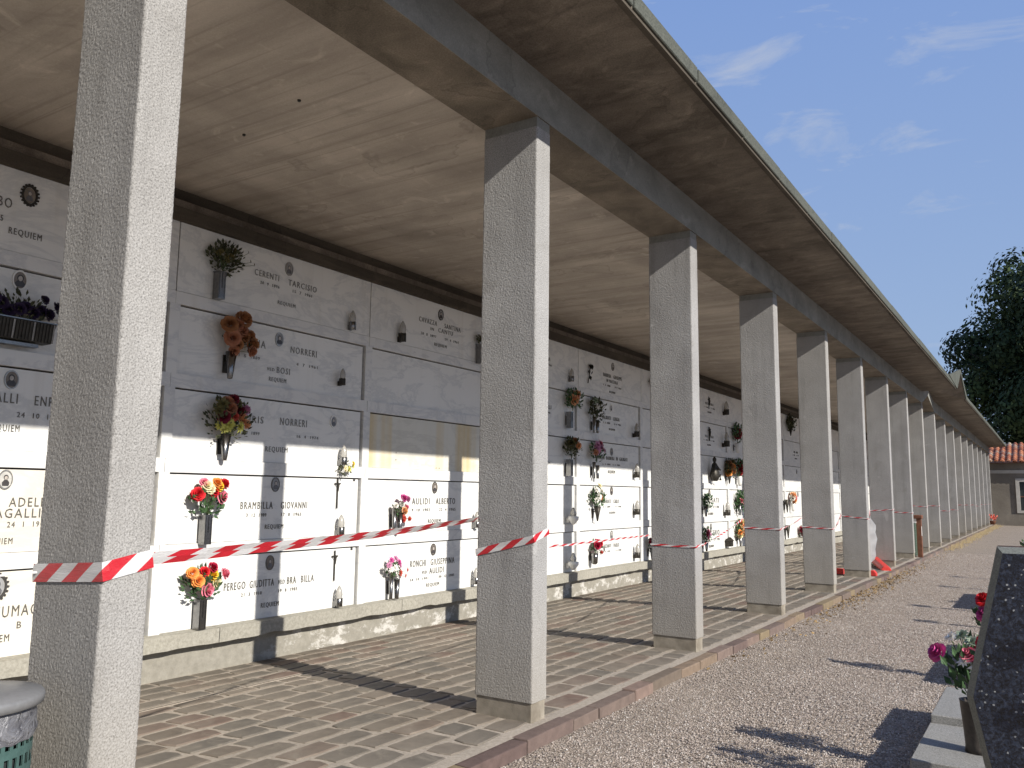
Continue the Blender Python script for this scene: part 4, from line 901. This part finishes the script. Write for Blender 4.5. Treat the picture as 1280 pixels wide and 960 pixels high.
# perforated skin: rings and staves leave real slots
b = MB(); n = 40; r0, r1 = .176, .180
zs = [.01]+[.06+.058*i for i in range(10)]
def ringwall(b, a0, a1, z0, z1, r):
    b.quad((r*math.cos(a0), r*math.sin(a0), z0), (r*math.cos(a1), r*math.sin(a1), z0), (r*math.cos(a1), r*math.sin(a1), z1), (r*math.cos(a0), r*math.sin(a0), z1))
for i in range(n):
    a0, a1 = 2*math.pi*i/n, 2*math.pi*(i+1)/n; am = a0+(a1-a0)*.55
    for r in (r1, r0):
        ringwall(b, am, a1, .01, .645, r)
        for j in range(11):
            zb = .01+.058*j; ringwall(b, a0, am, zb, min(zb+.026, .645), r)
    for (za) in (.01, .645): b.quad((r0*math.cos(a0), r0*math.sin(a0), za), (r0*math.cos(a1), r0*math.sin(a1), za), (r1*math.cos(a1), r1*math.sin(a1), za), (r1*math.cos(a0), r1*math.sin(a0), za))
b.build('perforated_body', M_GREEN, bn)
b = MB(); b.lathe([(.181, .638), (.186, .65), (.181, .664)], 40, caps=False); b.build('steel_hoop', M_MET, bn)
b = MB(); n = 48; k0 = 0
for j, (r, z_) in enumerate(((.183, .63), (.189, .655), (.183, .675), (.187, .70), (.180, .725))):
    for i in range(n):
        a = 2*math.pi*i/n; rr_ = r+.006*noise.noise(Vector((math.cos(a)*4, math.sin(a)*4, j*.9))); b.v.append((rr_*math.cos(a), rr_*math.sin(a), z_+.008*noise.noise(Vector((math.cos(a)*5, math.sin(a)*5, j)))))
for j in range(4):
    for i in range(n): i2 = (i+1) % n; b.f.append((j*n+i, j*n+i2, (j+1)*n+i2, (j+1)*n+i)); b.mi.append(0); b.sm.append(True)
b.build('bin_bag', M_BAG, bn)
b = MB(); b.lathe([(.19, .728), (.203, .731), (.205, .752), (.200, .762), (.10, .772), (.02, .774)], 48, caps=True); b.build('lid', M_GREY, bn)

# bin with brown frame far down the portico
M_BROWN = simple('brown_painted_steel', (.16, .065, .035), .55, 0, .25, 12)
M_PGREEN = simple('grey_green_mesh', (.20, .27, .20), .6, 0, .2, 30)
fb = empty('framed_litter_bin', (-.12, 17.62, 0), 'green slatted litter bin under a brown frame beside the eighth pillar', 'litter bin')
for (pos) in ((.19, -.02), (-.33, -.02)):
    b = MB(); b.box(pos[0]-.05, -.05, -.02, pos[0]+.05, .09, .90); b.build('post', M_BROWN, fb)
b = MB(); b.box(-.40, -.09, .90, .27, .13, .99); put('top_board', bevel(b.mesh('top_board', M_BROWN), .02, 2), fb)
b = MB(); b.box(-.27, -.1, .04, .13, .25, .80); b.build('container', M_PGREEN, fb)
for i in range(14):
    b = MB(); zz = .06+.052*i; b.box(-.275, -.11, zz, .135, -.10, zz+.028); b.build('slat', M_PGREEN, fb)
b = MB(); b.box(-.28, -.115, .80, .14, .26, .83); b.build('rim', M_WPLA, fb)
b = MB(); b.box(.241, -.02, .5, .243, .05, .72); b.build('notice', M_WPLA, fb)

# plastic barrier: white sheet and red feet
M_REDP = simple('red_plastic', (.62, .05, .04), .45, 0, .12, 20)
ws = empty('safety_barrier', (-.36, 13.55, 0), 'safety barrier of white crumpled sheeting on red plastic feet behind the sixth pillar', 'safety barrier')
def foot(loc, rz, ln, label):
    b = MB(); pr = [(-.09, 0), (.09, 0), (.09, .05), (.05, .10), (-.05, .10), (-.09, .05)]
    b.prism([(a, -ln/2, c_) for a, c_ in pr], (0, ln, 0)); me = bevel(b.mesh('barrier_foot', M_REDP), .015, 2); o = put('foot', me, ws, Vector(loc)-Vector(ws.location), (0, 0, rz)); return o
o = foot((-.20, 13.72, .03), R(19), 1.25, 'long red plastic barrier foot on the floor between the sixth and seventh pillars'); o.rotation_euler.x = R(5)
foot((-.66, 11.75, .0), R(85), .34, 'red plastic barrier foot showing left of the sixth pillar'); foot((-.03, 11.75, .0), R(0), .12, 'small red block by the base of the sixth pillar')
b = MB(); nn = 14
for side in (0, 1):
    k = len(b.v)
    for i in range(nn+1):
        t = i/nn
        for j in range(7):
            u = j/6; e_ = .10*noise.noise(Vector((t*5, 1, 0))); wd = .30*math.sin(min(1, t*2.5+.25)*math.pi/2)*(1 if t < .82 else max(.25, 1-(t-.82)*3.6))
            b.v.append((-.30+u*(.24+wd*.62+e_*.5), .05*side+.035*noise.noise(Vector((u*6, t*9, side*.2))), t*.94+.1))
    for i in range(nn):
        for j in range(6): b.f.append((k+i*7+j, k+i*7+j+1, k+(i+1)*7+j+1, k+(i+1)*7+j)); b.mi.append(0); b.sm.append(True)
x = N('white_sheet_plastic', .5); x.col((.80, .80, .80)); M_SHEET = x.m
b.build('sheet', M_SHEET, ws)

# far end odds and ends
o = empty('red_pot', (.02, 48.1, -.0), 'small red flowering pot at the base of the last pillar', 'flower pot'); b = MB(); b.lathe([(.10, 0), (.16, .18), (.17, .2)], 12); b.build('pot', M_BROWN, o)
b = MB()
for i in range(60): leaf(b, Vector((random.gauss(0, .12), random.gauss(0, .1), .22+random.uniform(0, .25))), Vector((random.uniform(-1, 1), random.uniform(-1, 1), 1)), .12)
b.build('blossoms', fmat('coral'), o)
o = empty('black_sack', (-.22, 43.9, 0), 'small black rubbish sack on the floor near the far end of the colonnade', 'sack'); b = MB(); b.lathe([(.12, 0), (.19, .1), (.17, .3), (.06, .42), (.08, .5)], 12); b.build('bag', M_DARK, o)

# ================================================================== END BUILDING
x = N('weathered_render', .92); q = x.noise(.9, 6, .65, .6); q2 = x.noise(14, 5, .6)
c = x.ramp(q, [(.3, (.155, .135, .11)), (.7, (.25, .225, .185))]); c = x.mix(.3, c, x.ramp(q2, [(.3, .6), (.7, 1.)]), 'MULTIPLY'); x.col(c); x.bump(q2, .01); M_REND = x.m
M_BAND = simple('pale_band_render', (.42, .40, .36), .9, 0, .1, 5)
x = N('clay_roof_tile', .85); at = x.n('ShaderNodeAttribute', attribute_name='tint'); q = x.noise(6, 4)
c = x.ramp(at.outputs['Fac'], [(0, (.20, .07, .04)), (.3, (.42, .14, .07)), (.6, (.50, .20, .10)), (.85, (.36, .18, .12)), (1, (.42, .33, .24))]); c = x.mix(.5, c, x.ramp(q, [(.3, .6), (.7, 1.15)]), 'MULTIPLY'); x.col(c); M_TILE = x.m
eb = empty('end_building', (4, 49.5, 0), 'low grey rendered building with clay tile roof closing the path', 'building'); eb.location = (0, 0, 0)
YE = 49.5
b = MB(); b.box(-9, YE, -.3, 1.30, YE+4, 3.36); b.box(2.5, YE, -.3, 22, YE+4, 3.36); b.box(1.30, YE, 2.36, 2.5, YE+4, 3.36); b.box(1.30, YE, -.3, 2.5, YE+4, .70); b.box(1.30, YE+.3, .7, 2.5, YE+4, 2.36); b.build('wall', M_REND, eb)
b = MB(); b.box(-9, YE-.08, -.3, 22, YE-.003, .55); b.build('plinth', M_REND, eb)
b = MB(); b.box(-9, YE-.05, 2.80, 22, YE-.003, 2.98); b.build('string_course', M_BAND, eb)
wf = MB(); wf.box(1.16, YE-.07, .62, 1.34, YE+.25, 2.52); wf.box(2.46, YE-.07, .62, 2.64, YE+.25, 2.52); wf.box(1.34, YE-.07, 2.34, 2.46, YE+.25, 2.52); wf.box(1.34, YE-.07, .62, 2.46, YE+.25, .76)
fo = wf.build('window', M_BAND, eb); b = MB(); b.box(1.34, YE+.12, .76, 2.46, YE+.14, 2.34); b.build('pane', simple('dark_window', (.03, .035, .035), .15), fo)
b = MB(); b.box(1.88, YE+.08, .76, 1.93, YE+.119, 2.34); b.box(1.34, YE+.08, 1.5, 2.46, YE+.118, 1.55); b.build('glazing_bar', M_BROWN, fo)
b = MB(); b.box(-9, YE-.38, 3.36, 22, YE+.2, 3.42); b.build('eaves_board', M_BROWN, eb)
b = MB(); tints = []; rr_ = random.Random(9)
rise = .36; nrow = 9; e0 = YE-.50
for ix in range(int(31/.30)):
    x0 = -9+ix*.30
    for iy in range(nrow):
        y0 = e0+iy*.36; z0 = 3.44+iy*.36*rise; l_ = .42; t = rr_.random(); nf = len(b.f); k = len(b.v); ns_ = 6; jx = rr_.uniform(-.01, .01)
        for (yy, zz, sc) in ((y0, z0+.03, 1.), (y0+l_, z0+l_*rise, .85)):
            for s_ in range(ns_+1):
                a = math.pi*s_/ns_; b.v.append((x0+jx-.095*sc*math.cos(a), yy, zz+.075*sc*math.sin(a)))
        for s_ in range(ns_): b.f.append((k+s_, k+s_+1, k+ns_+1+s_+1, k+ns_+1+s_)); b.mi.append(0); b.sm.append(True)
        kk = len(b.v); b.v += [(x0+.08, y0, z0), (x0+.22, y0, z0), (x0+.22, y0+l_, z0+l_*rise-.02), (x0+.08, y0+l_, z0+l_*rise-.02)]; b.f.append((kk, kk+1, kk+2, kk+3)); b.mi.append(0); b.sm.append(False)
        b.f.append(tuple(k+s_ for s_ in range(ns_+1))); b.mi.append(0); b.sm.append(False)
        tints += [t]*(len(b.f)-nf)
me = b.mesh('roof_tiles', M_TILE); a = me.attributes.new('tint', 'FLOAT', 'FACE'); a.data.foreach_set('value', tints); tag(put('roof_tiles', me, eb), kind='stuff')
b = MB(); b.quad((-9, e0+.02, 3.42), (22, e0+.02, 3.42), (22, e0+3.3, 3.42+3.3*rise), (-9, e0+3.3, 3.42+3.3*rise)); b.build('roof_deck', M_BROWN, eb)

# ================================================================== TREE
x = N('broadleaf_foliage', .75, spec=.25); oi = x.n('ShaderNodeAttribute', attribute_name='tint')
x.col(x.ramp(oi.outputs['Fac'], [(0, (.012, .022, .008)), (.5, (.026, .045, .014)), (1, (.06, .085, .025))])); M_TREE = x.m
M_BARK = simple('grey_brown_bark', (.09, .07, .055), .95, 0, .4, 8, .02)
tr = empty('broadleaf_tree', (6.5, 70, 0), 'large dense dark green tree rising behind the tiled building', 'tree')
b = MB(); b.tube([(0, 0, -.3), (.1, 0, 3), (-.1, .2, 7), (.2, 0, 12)], .75, 12, 0, .3)
b.build('trunk', M_BARK, tr)
b = MB(); rr_ = random.Random(21)
lobes = []
for i in range(170):
    th = rr_.uniform(0, 2*math.pi); ph = math.acos(rr_.uniform(-.8, 1)); q = rr_.uniform(.25, 1.0)**.4
    lobes.append((Vector((9.3*q*math.sin(ph)*math.cos(th), 8.2*q*math.sin(ph)*math.sin(th), 11.6+8.6*q*math.cos(ph))), rr_.uniform(1.5, 2.7)))
for i in range(16):
    c0, r0_ = lobes[i*5]; b.tube([(0, 0, 5+i*.3), tuple(Vector((c0.x*.5, c0.y*.5, (c0.z+6)/2+.6))), tuple(c0)], .22, 6, 0, .05)
b.build('limbs', M_BARK, tr)
f = MB(); tints = []
for (c0, r0_) in lobes:
    lt = rr_.uniform(.1, .75)
    for i in range(560):
        d = Vector((rr_.gauss(0, 1), rr_.gauss(0, 1), rr_.gauss(0, 1))).normalized(); p = c0+d*r0_*rr_.uniform(.6, 1.1)**.7*Vector((1, 1, .8)).z**0
        s_ = rr_.uniform(.10, .24); t1 = d.cross(Vector((rr_.uniform(-1, 1), rr_.uniform(-1, 1), rr_.uniform(-1, 1)))).normalized(); t2 = (d.cross(t1)+d*rr_.uniform(-.6, .6)).normalized()
        f.quad(tuple(p-t1*s_), tuple(p-t2*s_*.6), tuple(p+t1*s_), tuple(p+t2*s_*.6)); tints.append(min(1, max(0, lt+rr_.uniform(-.25, .3))))
me = f.mesh('crown', M_TREE); a = me.attributes.new('tint', 'FLOAT', 'FACE'); a.data.foreach_set('value', tints); put('crown', me, tr)

# ================================================================== TOMBS AT THE RIGHT
# headstone close to the camera (edge seen at the right of the frame)
hs = empty('headstone', (2.55, -1.6, -.09), 'black speckled granite headstone with angled left edge at the right border', 'headstone')
hy = -1.6
outl = [(2.610, 1.259), (2.5055, .811), (2.5460, .60), (2.560, .20), (3.55, .20), (3.60, .60), (3.64, .81), (3.54, 1.259)]
ox, oz = 2.55, -.09
def hpt(p, dy): return (p[0]-ox, dy, p[1]-oz)
cx0 = sum(p[0] for p in outl)/8; cz0 = sum(p[1] for p in outl)/8
inn = []
n8 = len(outl)
for i in range(n8):
    p0, p1, p2 = Vector(outl[i-1]), Vector(outl[i]), Vector(outl[(i+1) % n8]); e1 = (p1-p0).normalized(); e2 = (p2-p1).normalized()
    n1 = Vector((-e1.y, e1.x)); n2 = Vector((-e2.y, e2.x)); m_ = (n1+n2).normalized(); inn.append(tuple(p1+m_*.019/max(.4, m_.dot(n1))))
b = MB(); k = 0
b.v += [hpt(p, 0) for p in inn]+[hpt(p, .019) for p in outl]+[hpt(p, .085) for p in outl]
b.f.append(tuple(range(n8))); b.mi.append(0); b.sm.append(False)
for i in range(n8):
    j = (i+1) % n8; b.f.append((i, n8+i, n8+j, j)); b.mi.append(1); b.sm.append(False); b.f.append((n8+i, 2*n8+i, 2*n8+j, n8+j)); b.mi.append(0); b.sm.append(False)
b.f.append(tuple(range(2*n8, 3*n8))[::-1]); b.mi.append(0); b.sm.append(False)
x = N('granite_chamfer', .6); q = x.noise(200, 4, .7); x.col(x.ramp(q, [(.3, (.10, .105, .09)), (.7, (.24, .245, .21))])); M_EDGE = x.m  # chamfer coloured a lighter grey green than the face
b.build('stone', [M_BGRAN, M_EDGE], hs)
b = MB(); b.box(-.02, -.12, 0, 1.08, .22, .288); b.build('base', M_LGRAN, hs)
b = MB(); b.lathe([(.03, 0), (.034, .004), (.030, .012), (.012, .014)], 16); rg = b.build('bronze_boss', M_METD, hs, (.156, -.012, 1.145-.09+.02)); rg.rotation_euler = (R(90), 0, 0)
rg2 = b.build('bronze_boss', M_METD, hs, (.152, -.012, .90)); rg2.rotation_euler = (R(90), 0, 0)
# tomb border with steps behind
tb = empty('tomb_border', (2.07, 0, -.09), 'light granite tomb border of stepped blocks beside the gravel', 'tomb', None); tb.location = (0, 0, 0)
def blk(x0, y0, z0, x1, y1, z1, name='granite_block', mat=M_LGRAN):
    b = MB(); b.box(x0, y0, z0, x1, y1, z1); return put(name, bevel(b.mesh(name, mat), .005, 1), tb)
blk(2.078, .27, -.15, 3.1, 1.10, .09); blk(2.083, 1.105, -.15, 3.1, 1.98, .135); blk(2.11, 1.985, -.15, 3.1, 2.10, -.02)
o2 = empty('far_tomb', (0, 0, 0), 'low light granite tomb edge further along the path behind the flowers', 'tomb')
b = MB(); b.box(2.13, 3.05, -.15, 3.2, 5.1, .13); put('border', bevel(b.mesh('border', M_LGRAN), .006, 1), o2)
b = MB(); b.box(2.3, 3.2, .131, 3.1, 4.95, .17); b.build('slab', M_BGRAN, o2)
o3 = empty('distant_tomb', (0, 0, 0), 'distant dark tomb with dry flowers and white pebbles on it', 'tomb')
b = MB(); b.box(2.35, 8.2, -.15, 3.6, 10.2, .40); b.build('border', M_LGRAN, o3)
b = MB(); rr_ = random.Random(8)
for i in range(220):
    px_, py_ = rr_.uniform(2.38, 3.5), rr_.uniform(8.25, 9.6); s_ = rr_.uniform(.02, .04); b.lathe([(s_*.6, 0), (s_, s_*.5), (s_*.4, s_)], 6, (px_, py_, .401))
tag(b.build('white_pebbles', M_WPLA, o3), kind='stuff')
for (px_, py_, cc, lb) in ((2.72, 8.6, 'olive', 'olive and yellow dry flower bunch on the distant tomb'), (3.05, 8.9, 'orange', 'orange yellow dry flower bunch on the distant tomb'), (2.55, 8.9, 'maroon', 'brownish red dry flower bunch on the distant tomb')):
    bouquet(py_, .47, lb, rndfl(9, [cc, 'dried', 'cream' if cc == 'orange' else cc], .2, .09, .06, 'loose', len(lb)), 60, .14, M_LEAFD, x0=px_-.1, group='dry flower bunches on the distant tomb', base=(0, -.07))
# vase and flowers between headstone and border
vs = empty('grave_vase', (2.36, .60, .09), 'dark tapered vase standing on the granite blocks holding red flowers', 'vase')
b = MB(); b.lathe([(.062, 0), (.058, .03), (.064, .12), (.075, .25), (.078, .26), (.066, .26), (.06, .2)], 20, sx=1); b.build('cup', simple('dark_brown_stone', (.05, .042, .035), .5, 0, .3, 40), vs)
def grave_bouquet(loc, label, fl_, n, rad, bs, seed, grp='red bouquets beside the headstone'):
    o = empty('grave_bouquet', loc, label, 'bouquet', grp); f = MB(); r_ = random.Random(seed)
    for i in range(n):
        q = Vector((r_.gauss(0, 1), r_.gauss(0, 1), r_.gauss(0, .9))).normalized()*rad*r_.uniform(.3, 1); leaf(f, q, q-Vector(bs), r_.uniform(.04, .08))
    for (dx, dy, dz, *_r) in fl_: f.tube([bs, Vector((dx, dy, dz))*.5+Vector(bs)*.3, (dx, dy, dz-.01)], .003, 4, 1)
    f.build('foliage', [M_LEAF, M_STEM], o)
    for (dx, dy, dz, cc, rr2, kd) in fl_:
        h = put('flower', fm(kd, cc), o, (dx, dy, dz)); h.scale = (rr2,)*3; h.rotation_euler = Vector((dx*3-.3, dy*2-.6, dz*2+.5)).to_track_quat('Z', 'Y').to_euler()
grave_bouquet((2.36, .62, .50), 'large bouquet of magenta and white flowers in the dark vase beside the headstone', [(-.17, -.03, .08, 'magenta', .055, 'rose'), (-.02, -.06, .09, 'pink', .045, 'rose'), (.02, -.06, .075, 'crimson', .04, 'rose'), (.05, -.04, .02, 'mauve', .05, 'loose'), (.04, -.06, -.06, 'magenta', .045, 'rose'), (.02, -.07, .03, 'white', .05, 'loose'), (-.10, 0, .16, 'white', .04, 'loose'), (-.05, .03, .17, 'palegreen', .05, 'loose'), (.06, .0, .14, 'red', .055, 'rose'), (.03, -.06, -.10, 'white', .035, 'loose'), (.07, -.05, .09, 'pink', .045, 'rose'), (.0, -.03, .15, 'palegreen', .045, 'loose'), (-.04, -.07, .05, 'white', .04, 'loose'), (.07, -.06, -.03, 'magenta', .045, 'rose')], 170, .15, (0, 0, -.2), 3)
vs2 = empty('grave_vase', (2.40, 3.3, .13), 'second dark grave vase mostly hidden behind the headstone edge', 'vase'); b = MB(); b.lathe([(.05, 0), (.05, .1), (.07, .25), (.06, .25)], 16); b.build('cup', M_METD, vs2)
grave_bouquet((2.30, 3.3, .46), 'bouquet of red roses and pale leaves further along beside the headstone edge', [(-.05, -.03, .14, 'red', .065, 'rose'), (-.05, -.05, .03, 'magenta', .068, 'rose'), (-.01, -.06, .10, 'pink', .03, 'rose'), (.0, -.05, -.07, 'crimson', .05, 'rose'), (.04, 0, .24, 'palegreen', .06, 'loose'), (.06, 0, .17, 'palegreen', .05, 'loose')], 90, .12, (.05, 0, -.16), 5)
vs3 = empty('grave_vase', (2.58, .12, .09), 'third grave vase added unseen behind the headstone to cast shadow', 'vase'); b = MB(); b.lathe([(.04, 0), (.05, .1), (.06, .45), (.05, .45)], 16); b.build('cup', M_METD, vs3)  # hidden vase and bunch added to cast a long shadow on the gravel
grave_bouquet((2.56, .10, .62), 'tall bunch of leaves added behind the headstone to cast shadow on the gravel', [(-.1, 0, .1, 'red', .06, 'rose'), (.05, 0, .15, 'white', .05, 'loose')], 140, .16, (0, 0, -.15), 7)

for i, (px_, py_) in enumerate(((2.35, 13.2), (2.37, 11.1), (2.33, 8.03), (2.56, 6.5))):  # vases and bunches added behind the headstone to cast thin shadows on gravel
    v_ = empty('grave_vase', (px_, py_, GZ), 'slender dark grave vase added behind the headstone to cast shadow, %s in its row' % ['farthest', 'third', 'second', 'first'][i], 'vase', 'added shadow casting grave vases along the row'); b = MB(); b.lathe([(.05, 0), (.03, .02), (.025, .35), (.045, .5), (.04, .5)], 12); b.build('cup', M_METD, v_)
    grave_bouquet((px_, py_, .56), 'bunch of white flowers added behind the headstone to cast shadow, %s along the row' % ['farthest', 'third', 'second', 'first'][i], [(-.03, 0, .06, 'white', .05, 'loose'), (.03, .02, .1, 'crimson', .05, 'rose')], 70, .10, (0, 0, -.15), 40+i, 'added shadow casting bunches along the row')
# dry weeds and leaf litter along the kerb
b = MB(); rr_ = random.Random(31)
for i in range(2600):
    y = 22+26*rr_.random()**.8; x_ = .18+abs(rr_.gauss(0, .13))
    if noise.noise(Vector((y*.9, 0, 0))) < -.08: continue
    h = rr_.uniform(.04, .16); dx, dy = rr_.uniform(-.06, .06), rr_.uniform(-.06, .06)
    b.tri((x_-.006, y, GZ), (x_+.006, y+.004, GZ), (x_+dx, y+dy, GZ+h))
tag(b.build('dry_grass', simple('straw_grass', (.36, .28, .155), .8, 0, .3, 9)), 'dry straw coloured grass growing along the far kerb', 'grass', kind='stuff')
b = MB()
for i in range(1500):
    y = rr_.gauss(10.5, 2.6) if i % 4 else rr_.uniform(3, 30); x_ = .19+abs(rr_.gauss(0, .16)); p = Vector((x_, y, GZ+.012)); leaf(b, p, Vector((rr_.uniform(-1, 1), rr_.uniform(-1, 1), rr_.uniform(-.1, .25))), rr_.uniform(.015, .045))
tag(b.build('leaf_litter', simple('dry_leaf', (.24, .16, .07), .9, 0, .4, 9)), 'dry brown leaf litter gathered on the gravel along the kerb', 'leaf litter', kind='stuff')
